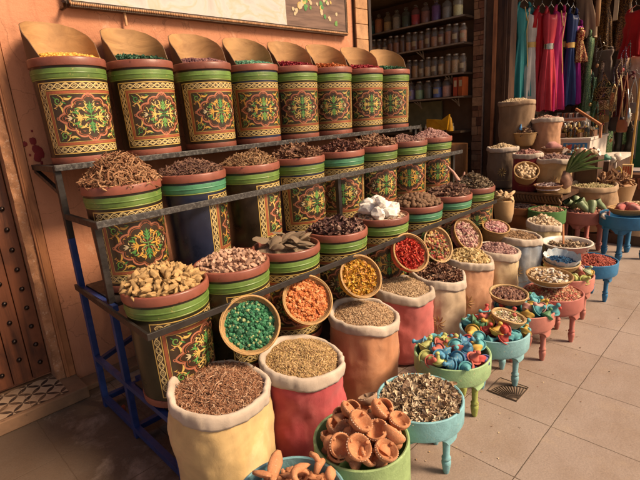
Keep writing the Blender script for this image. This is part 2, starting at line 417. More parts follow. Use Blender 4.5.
s.box((XL-.02,Y1+.013,Z1-.025),(XL+.01,3.08,Z1+.005),BLK)
s.box((XL+.011,Y1+.013,Z1-.015),(XR,3.07,Z1-.002),BLK)
s.bar((XL-.005,3.06,Z1-.03),(XL-.005,Y1+.02,1.30),.022,BLK); s.build('top_shelf',rk)
s=MB(); s.box((XL+.01,Y2+.01,B2-.03),(4.1,Y1-.02,B2-.012),BLK); s.bar((XL-.005,Y2,Z2-.01),(XL-.005,Y1,Z2-.01),.02,BLK,.03); s.bar((XL-.005,Y2,B2-.035),(XL-.005,Y1,B2-.035),.025,BLUE,.03)
s.build('middle_shelf',rk)
s=MB(); s.box((XL+.01,Y3+.02,B3-.03),(4.1,Y2-.02,B3-.012),BLK); s.bar((.672,Y3,Z3),(.698,2.66,Z3),.012,BLK,.03); s.bar((XL-.005,Y3+.02,B3-.035),(XL-.005,Y1,B3-.035),.025,BLUE,.03)
s.build('lower_shelf',rk)
def leg(x,y,z0,z1,zsplit,w=RW):
    zsplit=min(z1,zsplit)
    s=MB(); s.box((x-w/2,y-w/2,z0),(x+w/2,y+w/2,zsplit),BLUE)
    if z1>zsplit: s.box((x-w/2,y-w/2,zsplit),(x+w/2,y+w/2,z1),BLK)
    s.build('leg',rk,bevel=.002)
for x in (XL,XR-.05,(XL+XR)/2): leg(x,2.69,.0,1.425,1.05); leg(x,2.26,.0,Z2-.02,.76); leg(x,1.76,0,B3-.031,.6)
s=MB(); s.bar((XL,2.69,.055),(XL,1.2,.055),.03,BLUE,.035); s.bar((XL+.017,2.69,.055),(XR,2.69,.055),.03,BLUE); s.bar((XL+.017,2.26,.055),(XR,2.26,.055),.03,BLUE);s.bar((XL+.01,1.76,.055),(XR,1.76,.055),.03,BLUE)
s.bar((XL+.017,2.69,.30),(XL+.4,2.9,.30),.026,BLUE)
s.bar((XL+.2,2.26,.10),(XL+.2,2.675,.10),.03,BLUE)
s.build('base_frame',rk)
s=MB()
s.lathe([(.0001,-.01),(.028,-.01),(.034,0),(.028,.01),(.0001,.01)],20,paint('red_rubber',(.25,.04,.02),.5))
wv=s.build('caster_wheel',rk,(XL+.03,2.5,.035),(PI/2,0,R_(70)),40); 

# ---------------------------------------------------------------- painted drums
RUST=paint('rust_red_paint',(.225,.068,.045),.42,(.11,.03,.018),.22,8,.2,spec=.45,wearamt=.60,coat=.2)
GREEN=paint('green_paint',(.11,.20,.045),.42,(.25,.24,.07),.3,8,.2,spec=.45,wearamt=.60,coat=.2)
TEAL=paint('teal_paint',(.045,.19,.105),.42,(.02,.11,.06),.3,8,.2,spec=.45,wearamt=.60,coat=.2)
LIME=paint('lime_paint',(.2,.26,.06),.42,None,.2,8,.1,coat=.2)
OLIVE=paint('brown_black_lacquer',(.022,.014,.008),.32,(.06,.035,.018),.4,5,.12,spec=.4,wearamt=.64,coat=.12)
NAVY=paint('navy_lacquer',(.015,.02,.045),.3,(.05,.05,.06),.4,5,.12,spec=.4,wearamt=.64,coat=.12)
DGREEN=paint('moss_lacquer',(.028,.024,.012),.3,(.02,.02,.01),.4,5,.12,spec=.4,wearamt=.6,coat=.12)
GOLD=paint('gold_paint',(.60,.40,.12),.4,(.30,.17,.04),.2,20,.1,spec=.5,wearamt=.66,coat=.2)
PBLK=paint('panel_black',(.042,.025,.015),.38,(.06,.035,.02),.35,10,.1,coat=.3,wearamt=.66)
CHN=paint('chain_yellow',(.62,.47,.22),.42,(.25,.15,.05),.2,16,.1,wearamt=.6,coat=.2)
OCHR=paint('panel_ochre',(.58,.32,.07),.4,(.2,.1,.03),.2,18,.1,wearamt=.63,coat=.2)
PRED=paint('panel_red',(.30,.085,.04),.4,(.15,.04,.02),.2,12,.1,wearamt=.68,coat=.2)
PROSE=paint('panel_rose',(.42,.15,.09),.4,(.12,.05,.03),.15,12,.1,coat=.2)
PGRN=paint('panel_green',(.05,.21,.06),.4,(.03,.08,.03),.25,20,.1,coat=.2)
PLGR=paint('panel_light_green',(.12,.28,.07),.4,(.05,.09,.03),.2,20,.1,coat=.2)
PCRM=paint('panel_cream',(.5,.40,.25),.4,None,.1,20,.1,coat=.2)
DH=.545; RT=.187; RB=.170
def rad(z): return RB+(RT-RB)*z/DH
def band(z0,z1,out,mat,n=56):
    s=MB(); e=.005
    s.lathe([(rad(z0)-.002,z0),(rad(z0)+out-.001,z0+.001),(rad(z0)+out,z0+e),(rad(z1)+out,z1-e),(rad(z1)+out-.001,z1-.001),(rad(z1)-.004,z1)],n,mat)
    return s
body_me={}
for k,mt in (('olive',OLIVE),('navy',NAVY),('moss',DGREEN)):
    s=MB(); s.lathe([(.0001,.002),(RB,.002),(rad(.1),.1),(rad(.3),.3),(RT,DH-.004),(RT-.006,DH-.004),(RT-.007,DH-.07),(.0001,DH-.075)],56,mt); body_me[k]=s.mesh('drum_body',40)
def rimmesh():
    s=MB(); z0,z1=DH-.044,DH
    s.lathe([(RT-.002,z0),(RT+.0065,z0+.002),(RT+.0075,z0+.008),(RT+.0075,z1-.006),(RT+.004,z1),(RT-.004,z1+.001),(RT-.008,z1-.004),(RT-.008,z1-.06)],56,RUST)
    return s.mesh('rim_band',60)
rim_me=rimmesh()
gb_me={}
for k,mt,m2 in (('green',GREEN,LIME),('teal',TEAL,LIME),('lime',LIME,GREEN)):
    s=band(DH-.103,DH-.054,.003,mt); s.lathe([(rad(DH-.079)+.003,DH-.083),(rad(DH-.079)+.0052,DH-.081),(rad(DH-.079)+.0052,DH-.077),(rad(DH-.079)+.003,DH-.075)],56,mt)
    s.lathe([(rad(DH-.11)+.0005,DH-.110),(rad(DH-.11)+.002,DH-.108),(rad(DH-.11)+.002,DH-.105),(rad(DH-.11)+.0005,DH-.1035)],56,m2)
    gb_me[k]=s.mesh('colour_band',60)
base_me=band(0,.036,.004,RUST).mesh('base_ring',60)
def panel_mesh(seed):
    rnd=random.Random(seed); s=MB(); G1,G2,Y1_=[(PGRN,PLGR,GOLD),(PLGR,PGRN,GOLD),(PGRN,PLGR,OCHR),(PLGR,PGRN,OCHR)][seed%4]
    ZC=.2375; RM=rad(ZC)
    HW=80*PI/180*RM; HH=.1845
    def P(u,v,k):
        z=ZC+v; r=rad(z)+.0006+.00045*k; a=-PI/2+u/RM
        return (r*math.cos(a),r*math.sin(a),z)
    def patch(u0,u1,v0,v1,k,mat,n=28):
        nn=max(1,int(n*abs(u1-u0)/(2*HW))+1); V=[];F=[]
        for i in range(nn+1):
            u=u0+(u1-u0)*i/nn; V+= [P(u,v0,k),P(u,v1,k)]
        F=[(2*i,2*i+2,2*i+3,2*i+1) for i in range(nn)]; s.add(V,F,mat)
    def ribbon(pts,w,k,mat,closed=False,taper=False):
        n=len(pts); V=[];F=[]
        for i,(u,v) in enumerate(pts):
            if closed: a=pts[(i-1)%n]; b=pts[(i+1)%n]
            else: a=pts[max(0,i-1)]; b=pts[min(n-1,i+1)]
            dx,dy=b[0]-a[0],b[1]-a[1]; L=math.hypot(dx,dy) or 1; nx,ny=-dy/L,dx/L
            ww=w/2*(1+.18*rnd.uniform(-1,1))
            if taper: ww*=.35+.9*math.sin(PI*min(1,.12+.88*i/(n-1)))
            V+= [P(u+nx*ww,v+ny*ww,k),P(u-nx*ww,v-ny*ww,k)]
        F=[(2*i,2*i+1,2*i+3,2*i+2) for i in range(n-1)]
        if closed: F.append((2*n-2,2*n-1,1,0))
        s.add(V,F,mat)
    def frame(hw,hh,w,k,mat):
        patch(-hw,hw,hh-w,hh,k,mat); patch(-hw,hw,-hh,-hh+w,k,mat)
        patch(-hw,-hw+w,-hh+w,hh-w,k,mat); patch(hw-w,hw,-hh+w,hh-w,k,mat)
    def leaf(u,v,ang,L,W,k,mat,bend=0):
        L*=1.08; W*=.82
        n=9; pts=[]; ang=R_(ang)
        def q(t,sd):
            x=L*t; y=sd*W/2*math.sin(PI*t**.8)+bend*L*math.sin(PI*t)*.5
            return (u+x*math.cos(ang)-y*math.sin(ang),v+x*math.sin(ang)+y*math.cos(ang))
        V=[];F=[]
        for i in range(n+1):
            a=q(i/n,1); b=q(i/n,-1); V+=[P(*a,k),P(*b,k)]
        F=[(2*i,2*i+1,2*i+3,2*i+2) for i in range(n)]; s.add(V,F,mat)
    def spiral(u,v,r0,r1,a0,a1,w,k,mat,n=18,taper=True):
        ribbon([(u+(r0+(r1-r0)*t/n)*math.cos(R_(a0+(a1-a0)*t/n)),v+(r0+(r1-r0)*t/n)*math.sin(R_(a0+(a1-a0)*t/n))) for t in range(n+1)],w,k,mat,taper=taper)
    patch(-HW,HW,-HH,HH,0,PBLK,40)
    frame(HW,HH,.0045,1,GOLD); frame(HW-.038,HH-.038,.0045,1,GOLD); frame(HW-.045,HH-.045,.014,1,PRED); frame(HW-.0605,HH-.0605,.002,1,GOLD)
    # chain border
    c=.0213; A=.0125+.001*rnd.uniform(-1,1)
    def chain(p0,p1,axis,fixed):
        L=p1-p0; m=max(1,round(L/.074)); per=L/m
        for sg in (1,-1):
            pts=[]
            for i in range(m*14+1):
                t=i/(m*14)*L; off=sg*A*math.sin(PI*t/per*2/1)
                pts.append((p0+t,fixed+off) if axis==0 else (fixed+off,p0+t))
            ribbon(pts,.0046,2,CHN)
        for j in range(m*2):
            cc=p0+per*(j+.5)/2
            pts=[]
            for i in range(13):
                a=2*PI*i/12; x=.0085*math.cos(a); y=.0045*math.sin(a)
                if j%2: x,y=x*1.1,y*1.6
                pts.append((cc+x,fixed+y) if axis==0 else (fixed+y,cc+x))
            ribbon(pts,.0026,2,CHN)
    chain(-HW+c,HW-c,0,HH-c); chain(-HW+c,HW-c,0,-HH+c)
    chain(-HH+c+.012,HH-c-.012,1,-HW+c); chain(-HH+c+.012,HH-c-.012,1,HW-c)
    # medallion
    iw,ih=HW-.063,HH-.063
    def med(sc,k,mat,w):
        pts=[]
        for i in range(144):
            t=2*PI*i/144; rr=.90+.14*abs(math.cos(6*t))**.8
            d=(abs(math.cos(t))**1.38+abs(math.sin(t))**1.38)**(-1/1.38)
            pts.append((sc*iw*.82*rr*d*math.cos(t)*1.02,sc*ih*.97*rr*d*math.sin(t)))
        ribbon(pts,w,k,mat,True)
    med(1,1,PROSE,.0085); med(.9,2,PRED,.003)
    for (u,v) in ((iw*.9,0),(-iw*.9,0),(0,ih*.93),(0,-ih*.93)):
        ribbon([(u+.006*math.cos(a),v+.006*math.sin(a)) for a in [2*PI*i/10 for i in range(11)]],.004,3,PROSE)
    # central arabesque: sprigs and scrolls, mirrored about both axes
    jt=lambda a=.003: rnd.uniform(-a,a)
    for sg in (1,-1):
        leaf(0,sg*.016,90*sg,.038,.010,3,G1); leaf(0,sg*.056,90*sg,.028,.009,3,G1)
        ribbon([(jt(.001),sg*(.0+.075*q/6)) for q in range(7)],.003,3,G2)
        for sd in (1,-1):
            for (v0,an,L_,W_,mm,bd) in ((.020,38,.034,.010,G1,.3),(.034,48,.032,.010,G1,.25),(.050,58,.026,.009,G1,.2),(.008,22,.036,.008,G2,-.3)):
                leaf(jt(.002),sg*v0,90*sg-sd*sg*(90-an),L_,W_,3,mm,bd*sd*sg)
            # yellow scroll rising beside the axis
            a0_=0 if sd>0 else 180
            spiral(sd*.030,sg*.044,.013,.004,a0_+sg*sd*200,a0_-sg*sd*60,.0034,4,Y1_)
            leaf(sd*.030,sg*.030,a0_+sd*sg*35,.040,.011,4,Y1_,.35*sd*sg); leaf(sd*.022,sg*.052,a0_+sd*sg*75,.026,.009,4,Y1_,.3*sd*sg)
            leaf(sd*.058,sg*.018,a0_+sd*sg*62,.030,.010,3,G1,-.3*sd*sg); leaf(sd*.062,sg*.016,a0_+sd*sg*18,.034,.009,3,G2,.35*sd*sg)
            leaf(sd*.052,sg*.040,a0_+sd*sg*15,.026,.008,3,G2,.2*sd*sg)
            spiral(sd*.076,sg*.032,.009,.003,a0_-sd*sg*120,a0_+sd*sg*120,.0028,3,G1)
    for sd in (1,-1):
        a=0 if sd>0 else 180
        leaf(sd*.012,0,a,.040,.012,4,Y1_); leaf(sd*.046,0,a,.030,.010,4,Y1_)
        for q in (-70,-38,38,70): leaf(sd*.046,0,a+q,.032,.009,4,Y1_,.3 if q*sd>0 else -.3)
        for q in (-32,0,32): leaf(sd*.094,jt(.002),a+q,.026,.009,4,PCRM)
        ribbon([(sd*(.07+.026*q/5),0) for q in range(6)],.0028,3,G2)
    # fine gold and rust filigree between the larger leaves, mirrored in all four quarters
    for q in range(26):
        rr=.30+.58*rnd.random(); th=PI/2*rnd.random(); u=iw*.74*rr*math.cos(th); v=ih*.84*rr*math.sin(th); an=rnd.uniform(0,360); L_=rnd.uniform(.012,.022); mm=(Y1_,CHN,PROSE,Y1_)[q%4]
        for sx in (1,-1):
            for sy in (1,-1): leaf(sx*u,sy*v,math.degrees(math.atan2(sy*math.sin(R_(an)),sx*math.cos(R_(an)))),L_,.0052,2,mm,.4*sx*sy)
    for q in range(7):
        u=iw*(.70+.04*q)-.012; v=ih*(.93-.085*q)-.004; an=200+30*q; mm=(Y1_,PROSE)[q%2]
        for sx in (1,-1):
            for sy in (1,-1): leaf(sx*u,sy*v,math.degrees(math.atan2(sy*math.sin(R_(an)),sx*math.cos(R_(an)))),.018,.0055,2,mm,.4*sx*sy)
    # corners
    for sx in (1,-1):
        for sy in (1,-1):
            cu,cv=sx*(iw-.036),sy*(ih-.031)
            def fl(a):
                return math.degrees(math.atan2(sy*math.sin(R_(a)),sx*math.cos(R_(a))))
            dr_=sx*sy
            spiral(cu,cv,.019,.004,fl(200),fl(200)+dr_*420,.0048,2,G2)
            spiral(cu,cv,.027,.024,fl(100),fl(100)+dr_*230,.0048,2,Y1_)
            leaf(cu-sx*.024,cv+sy*.010,fl(170),.046,.013,3,Y1_,.35*dr_); leaf(cu-sx*.002,cv-sy*.022,fl(258),.040,.012,3,Y1_,-.35*dr_)
            leaf(cu-sx*.018,cv-sy*.004,fl(215),.024,.009,3,G1); leaf(cu+sx*.010,cv+sy*.010,fl(45),.018,.007,3,G1)
            leaf(cu-sx*.050,cv+sy*.020,fl(195),.020,.007,3,G2,.2)
    return s.mesh('painted_panel',None)
panel_me=[panel_mesh(q) for q in range(6)]
WOODY=wood('burlap_board',(.40,.215,.09),(.30,.15,.06),(3,3,9),.7,.3)
WOODE=paint('board_edge',(.12,.06,.03),.7)
def hood_mesh():
    s=MB(); n=60; V=[];F=[]
    HT=[(-6,0),(3,.04),(11,.105),(27,.156),(48,.198),(70,.222),(98,.228),(128,.216),(160,.18),(193,.088),(210,0)]
    def hh(a):   # arched board rolled round the back of the drum
        return float(np.interp(math.degrees(a),[q[0] for q in HT],[q[1] for q in HT]))
    R0=RT-.001; th=.005
    aa=[R_(-6+216*i/n) for i in range(n+1)]
    for a in aa:
        h=hh(a); r2=R0+.006*h/.2
        V+= [(R0*math.cos(a),R0*math.sin(a),DH-.002),(r2*math.cos(a),r2*math.sin(a),DH+h),((r2-th)*math.cos(a),(r2-th)*math.sin(a),DH+h),((R0-th)*math.cos(a),(R0-th)*math.sin(a),DH-.05)]
    for i in range(n):
        b=i*4;c=b+4
        F+=[(b,c,c+1,b+1),(b+1,c+1,c+2,b+2),(b+2,c+2,c+3,b+3)]
    s.add(V,[F[i] for i in range(len(F)) if i%3==2],WOODY); s.add(V,[F[i] for i in range(len(F)) if i%3!=2],WOODE)
    return s.mesh('hood',50)
hood_me=hood_mesh()

# ---------------------------------------------------------------- loose goods
def ico(sub=1):
    import bmesh
    bm=bmesh.new(); bmesh.ops.create_icosphere(bm,subdivisions=sub,radius=1)
    V=np.array([v.co[:] for v in bm.verts]); F=[[v.index for v in f.verts] for f in bm.faces]; bm.free(); return V,F
ICO0=ico(1); ICO1=ico(2)
def T_grain():
    return np.array([(1,0,0),(-1,0,0),(0,.38,0),(0,-.38,0),(0,0,.38),(0,0,-.38)]),[(0,2,4),(0,4,3),(0,3,5),(0,5,2),(1,4,2),(1,3,4),(1,5,3),(1,2,5)]
def T_stick(seed=0,bend=.25,th=.12,n=4):
    r=random.Random(seed); V=[];F=[]
    for i in range(n+1):
        x=-1+2*i/n; y=bend*(1-x*x)+r.uniform(-.05,.05); z=r.uniform(-.06,.06); t=th*(1-.35*abs(x))*(1+r.uniform(-.25,.25))
        for k in range(4):
            a=PI/2*k+.4; V.append((x,y+t*math.cos(a),z+t*math.sin(a)))
    for i in range(n):
        for k in range(4): F.append((i*4+k,(i*4+4+k),(i*4+4+(k+1)%4),i*4+(k+1)%4))
    F+= [(0,1,2,3),(n*4+3,n*4+2,n*4+1,n*4)]
    return np.array(V),F
def T_curl(seed=0,w=.35,curl=1.3,tw=.6,n=5):
    r=random.Random(seed); V=[];F=[]
    for i in range(n+1):
        t=-1+2*i/n
        for j,sd in enumerate((-1,0,1)):
            ww=w*math.sqrt(max(.06,1-t*t*.9))
            y=sd*ww; z=.28*abs(sd)*curl*w*1.4+.25*curl*t*t*.6+r.uniform(-.06,.06)
            a=tw*t; V.append((t,y*math.cos(a)-z*math.sin(a),y*math.sin(a)+z*math.cos(a)))
    for i in range(n):
        for j in range(2): F.append((i*3+j,i*3+j+1,i*3+4+j,i*3+3+j))
    m=len(V); V2=[(a,b,c-.06) for a,b,c in V]
    F2=[tuple(m+q for q in f[::-1]) for f in F]
    return np.array(V+V2),F+F2
def T_chip(seed=0,t=.15):
    r=random.Random(seed); n=6; top=[];
    for i in range(n):
        a=2*PI*i/n+r.uniform(-.25,.25); rr=r.uniform(.65,1.1); top.append((rr*math.cos(a),.6*rr*math.sin(a)))
    V=[(x,y,t+r.uniform(-.06,.1)) for x,y in top]+[(x*.92,y*.92,-t+r.uniform(-.06,.06)) for x,y in top]
    F=[tuple(range(n)),tuple(range(2*n-1,n-1,-1))]+[(i,n+i,n+(i+1)%n,(i+1)%n) for i in range(n)]
    return np.array(V),F
def T_lump(seed=0,sub=1,amp=.25,st=(1,.6,.5),fr=1.4):
    V,F=ICO1 if sub==1 else ICO0; V=V.copy(); out=[]
    for v in V:
        p=Vector(v); k=1+amp*noise.noise(p*fr+Vector((seed*7.3,0,0)))*2+amp*.5*noise.noise(p*fr*3+Vector((seed*3.3,5,0)))
        out.append((v[0]*k*st[0],v[1]*k*st[1],v[2]*k*st[2]))
    return np.array(out),F
def rotmats(n,flat=1.0):
    # random rotations; flat<1 keeps pieces lying down
    a=rng.uniform(0,2*PI,n); b=rng.normal(0,.9*flat,n); c=rng.uniform(0,2*PI,n) if flat>=1 else rng.normal(0,.8*flat,n)
    ca,sa,cb,sb,cc,sc=np.cos(a),np.sin(a),np.cos(b),np.sin(b),np.cos(c),np.sin(c)
    Z=np.zeros(n);O=np.ones(n)
    Rz=np.array([[ca,-sa,Z],[sa,ca,Z],[Z,Z,O]]).transpose(2,0,1)
    Ry=np.array([[cb,Z,sb],[Z,O,Z],[-sb,Z,cb]]).transpose(2,0,1)
    Rx=np.array([[O,Z,Z],[Z,cc,-sc],[Z,sc,cc]]).transpose(2,0,1)
    return Rz@Ry@Rx
def mound(x,y,R,hm,seed,pw=1.6,rough=.12):
    d=min(1,math.hypot(x,y)/R)
    return hm*(1-d**pw)*(1+rough*4*noise.noise(Vector((x/R*1.7,y/R*1.7,seed))))+R*rough*.35*noise.noise(Vector((x/R*4,y/R*4,seed+9)))
def heap(name,loc,R,hm,temps,n,size,mat,label,group=None,rot=None,flat=.5,sv=.25,pw=1.6,layer=1.0,rough=.12,cat='spice',parent=None,mat2=None,over=0,smooth=None,basemat=None):
    s=MB(); seed=random.random()*50
    nr,na=9,36; V=[(0,0,mound(0,0,R,hm,seed,pw,rough)-size*.3)];F=[]
    for j in range(1,nr+1):
        for i in range(na):
            r=R*j/nr; a=2*PI*i/na; x,y=r*math.cos(a),r*math.sin(a)
            V.append((x,y,mound(x,y,R,hm,seed,pw,rough)-size*.3-(.0 if j<nr else .02)))
    F+=[(0,1+i,1+(i+1)%na) for i in range(na)]
    for j in range(nr-1):
        for i in range(na):
            a=1+j*na+i;b=1+j*na+(i+1)%na; F.append((a,a+na,b+na,b))
    s.add(V,F,basemat or mat)
    per=n//len(temps)
    for k,(TV,TF) in enumerate(temps):
        rr=(R+over-size*.6)*np.sqrt(rng.uniform(0,1,per)); aa=rng.uniform(0,2*PI,per)
        X=rr*np.cos(aa);Y=rr*np.sin(aa)
        Z=np.array([mound(x,y,R,hm,seed,pw,rough) for x,y in zip(X,Y)])+rng.uniform(-.2,.7,per)*size*layer
        M=np.zeros((per,3,4)); sc=size*np.exp(rng.normal(0,sv,per))
        M[:,:,:3]=rotmats(per,flat)*sc[:,None,None]; M[:,:,3]=np.stack([X,Y,Z],1)
        s.many(TV,TF,M,mat if not(mat2 and k%2) else mat2)
    o=s.build(name,parent,loc,rot,smooth)
    if not parent: tag(o,label,cat,group,'stuff')
    return o
SHR=[T_stick(i,.35,.11) for i in range(4)]; TW=[T_stick(i+9,.7,.13,5) for i in range(4)]; STK=[T_stick(i+20,.12,.16,3) for i in range(3)]
GR=[T_grain()]; CH=[T_chip(i) for i in range(4)]; CU=[T_curl(i,.3+.08*i) for i in range(4)]; PB=[T_lump(i,0,.12,(1,.9,.85)) for i in range(3)]
LU=[T_lump(i,1,.3) for i in range(5)]; NUT=[T_lump(i,1,.14,(1,.95,.92)) for i in range(3)]

row1=[('gold resin grains',(.62,.33,.06),(.75,.42,.1),(.5,.22,.03),PB,.0075,'orange gold'),
('dried mint',(.03,.10,.06),(.06,.18,.10),(.02,.06,.04),CU,.012,'dark green'),
('rose buds',(.16,.06,.06),(.24,.10,.09),(.09,.03,.04),PB,.009,'purple brown'),
('green beads',(.04,.16,.10),(.10,.26,.16),(.02,.09,.06),PB,.0085,'teal green'),
('hibiscus petals',(.33,.025,.045),(.22,.012,.03),(.45,.06,.08),CU,.013,'crimson'),
('orange petals',(.55,.16,.05),(.62,.24,.09),(.4,.08,.03),CU,.012,'orange red'),
('rose petals',(.4,.03,.05),(.26,.015,.03),(.5,.07,.09),CU,.012,'bright crimson'),
('green leaves',(.03,.13,.07),(.07,.21,.12),(.02,.07,.04),CU,.013,'deep green')]
pos_word=['first','second','third','fourth','fifth','sixth','seventh','eighth']
rot1=[22,32,30,21,17,7,25,0]
cxs1=[.331,.475,.626,.772,.917,1.063,1.217,1.366]
def drum(x,y,z,rot_view,band='green',body='olive',label='',group='',hood=False,pi=0,k=0):
    t=empty('painted_drum',(x,y,z),label,'drum',group)
    va=math.degrees(math.atan2(-y,-x)) # direction to camera
    pr=R_(va+90+rot_view)      # panel built at -y ; rotate so that it faces camera, then turned
    link('body',body_me[body],t); link('rim_band',rim_me,t); link('colour_band',gb_me[band],t); link('base_ring',base_me,t)
    link('painted_panel',panel_me[pi],t,rot=(0,0,pr))
    if hood: link('hood',hood_me,t,rot=(0,0,R_(-3.5*k+random.uniform(-3,3))))
    return t
for i,c in enumerate(cxs1):
    y=2.86; x=c*y; nm,ca,cb,cc,T,sz,cw=row1[i]
    drum(x,y,Z1+.006,rot1[i],'green',('olive','olive','olive','navy','olive','olive','moss','olive')[i],
        f'painted drum of {cw} {nm}, {pos_word[i]} from the left on the top shelf','hooded painted drums on the top shelf',True,i%6,i)
    m_=islands(nm.replace(' ','_')+'_top',[ca,cb,cc,mul(ca,.8)],.6,.15)
    heap(nm.replace(' ','_'),(x,y+.004,Z1+DH+.012),RT-.013,.022,T,1100,sz,m_,f'{cw} {nm} heaped in the {pos_word[i]} hooded drum of the top shelf',cat='spice',pw=5,rot=(.13,0,0),rough=.06)
FIB=islands('fibrous_root',[(.22,.10,.05),(.30,.15,.08),(.15,.06,.03),(.36,.20,.11)],.85)
row2=[('fibrous_roots',FIB,TW,2800,.025,.125,.8,'shaggy brown fibrous roots'),
('dark_twigs',islands('dark_twig',[(.12,.06,.045),(.18,.09,.06),(.08,.035,.03),(.24,.13,.09)],.8),TW,1500,.019,.06,.6,'dark brown curled twigs'),
('dry_stems',islands('dry_stem',[(.26,.14,.07),(.33,.2,.11),(.18,.09,.05)],.8),TW,1500,.021,.065,.6,'light brown dry stems'),
('bark_strips',islands('bark_strip',[(.20,.10,.06),(.28,.15,.09),(.13,.06,.04)],.8),STK+CU[:2],700,.032,.06,.5,'brown bark strips'),
('dark_chips',islands('dark_chip',[(.15,.06,.045),(.21,.09,.06),(.09,.035,.03)],.75),CU,900,.020,.055,.6,'dark reddish bark chips'),
('bark_sticks',islands('bark_stick',[(.25,.13,.08),(.33,.19,.12),(.17,.08,.05)],.8),STK,420,.036,.065,.5,'thick brown bark sticks'),
('brown_buds',islands('brown_bud',[(.2,.1,.08),(.28,.15,.12),(.12,.055,.05)],.75),PB+STK[:1],1200,.010,.05,.8,'small brown buds'),
('pink_brown_buds',islands('pink_bud',[(.3,.15,.13),(.22,.1,.09),(.38,.22,.2)],.75),PB,1400,.009,.075,.8,'pinkish brown buds')]
cxs2=[.392,.561,.732,.905,1.086,1.265,1.45,1.629]; rot2=[25,103,90,40,5,30,10,20]
bands2=['green','teal','green','green','teal','green','green','green']; bod2=['olive','navy','olive','navy','olive','olive','olive','olive']
for i,c in enumerate(cxs2):
    y=2.4; x=c*y
    drum(x,y,B2,rot2[i],bands2[i],bod2[i],f'painted drum of {row2[i][7]}, {pos_word[i]} from left on the middle shelf','painted drums on the middle shelf',False,(i+2)%6)
    nm,mt,T,n,sz,hm,fl,lb=row2[i]
    heap(nm,(x,y,B2+DH-.012),RT-.008,hm,T,n,sz,mt,f'{lb} heaped in the {pos_word[i]} drum of the middle shelf',flat=fl,cat='dried bark' if 'bark' in nm else 'spice',over=.012 if i==0 else 0)
cxs3=[.446,.642,.834,1.055,1.291,1.524,1.764,1.981]; rot3=[50,66,10,20,15,25,20,15]
bands3=['green','green','green','green','green','teal','teal','green']; y3=1.933
goods3=['ginger roots','pale pink clay chunks','broad grey brown bark slabs','dark curled bark pieces','white alum crystals','round brown nuts','dark bark chunks','grey brown lichen']
for i,c in enumerate(cxs3):
    x=c*y3+(.012 if i==0 else 0); drum(x,y3,B3,rot3[i],bands3[i],['moss','moss','olive','olive','olive','olive','olive','olive'][i],f'painted drum of {goods3[i]}, {pos_word[i]} from left on the lower shelf','painted drums on the lower shelf',False,(i+4)%6)
def scatter(name,meshes,cx,cy,cz,R,hm,n,size,label,cat,group,flat=.4,pw=2,lay=0,minfrac=.9,parts=None):
    """countable pieces: each a top-level object sharing mesh data"""
    pts=[];tries=0; dmin=size*minfrac
    while len(pts)<n and tries<6000:
        tries+=1; r=(R-size*.4)*math.sqrt(random.random()); a=random.random()*2*PI; x,y=r*math.cos(a),r*math.sin(a)
        if all(math.hypot(x-q[0],y-q[1])>dmin for q in pts): pts.append((x,y))
        if tries%400==0: dmin*=.85
    for (x,y) in pts:
        o=link(name,random.choice(meshes)); d=math.hypot(x,y)/R
        o.location=(cx+x,cy+y,cz+hm*(1-d**pw)+random.uniform(-.15,.25)*size+lay)
        k=size*random.uniform(.85,1.2); o.scale=(k,)*3
        o.rotation_euler=(random.gauss(0,flat),random.gauss(0,flat),random.uniform(0,6.3)); tag(o,label,cat,group)
def meshes_of(name,temps,mat,smooth=60):
    out=[]
    for (V,F) in temps:
        s=MB(); s.add(V,F,mat); out.append(s.mesh(name,smooth))
    return out
def base_disc(name,loc,R,mat,hm,label,cat='spice'):
    s=MB(); pr=[(.0001,hm)]+[(R*t,hm*(1-t**2)) for t in (.3,.6,.85,1)]; s.lathe(pr,32,mat)
    o=s.build(name,None,loc,smooth=60); tag(o,label,cat,kind='stuff'); return o
zr=B3+DH
GIN=paint('ginger',(.46,.29,.13),.75,(.3,.17,.07),.2,40,.5)
fingers=[T_lump(i+30,1,.40,(1,.52,.45),2.4) for i in range(6)]
heap('ginger_root_bed',(cxs3[0]*y3,y3,zr-.02),RT-.012,.05,LU,160,.022,GIN,'pale dried ginger filling the first drum of the lower shelf',cat='ginger',smooth=60)
scatter('ginger_root',meshes_of('ginger_root',fingers,GIN),cxs3[0]*y3,y3,zr-.005,RT-.005,.075,110,.027,'knobbly pale ginger root heaped in the first drum of the lower shelf','ginger root','ginger roots in the first lower drum',.6,minfrac=.75)
PNK=paint('pink_clay',(.46,.28,.20),.7,(.52,.38,.3),.2,40,.3)
heap('clay_chunk_bed',(cxs3[1]*y3,y3,zr-.02),RT-.012,.04,CH,200,.016,PNK,'small pink clay crumbs filling the second drum of the lower shelf',cat='clay')
scatter('clay_chunk',meshes_of('clay_chunk',[T_chip(i+5,.35) for i in range(5)],PNK,20),cxs3[1]*y3,y3,zr-.008,RT-.008,.055,110,.018,'pale pink clay chunk heaped in the second drum of the lower shelf','clay chunk','clay chunks in the second lower drum',.7,minfrac=.9)
BKM=paint('grey_bark',(.25,.17,.11),.9,(.36,.28,.2),.35,30,1.0,wearamt=.52)
base_disc('bark_crumbs',(cxs3[2]*y3,y3,zr-.03),RT-.01,BKM,.03,'bark crumbs under the broad slabs in the third drum of the lower shelf','bark')
scatter('bark_slab',meshes_of('bark_slab',[T_lump(i+50,1,.28,(1,.5,.2),1.6) for i in range(4)],BKM),cxs3[2]*y3,y3,zr+.005,RT-.03,.03,13,.06,'broad grey brown bark slab lying in the third drum of the lower shelf','bark slab','bark slabs in the third lower drum',.25,minfrac=.8)
heap('curled_bark',(cxs3[3]*y3,y3,zr-.015),RT-.01,.045,CU,620,.026,islands('curled_bark_m',[(.12,.055,.045),(.2,.1,.08),(.3,.19,.15),(.07,.03,.03)],.75),'dark curled bark heaped in the fourth drum of the lower shelf',cat='bark')
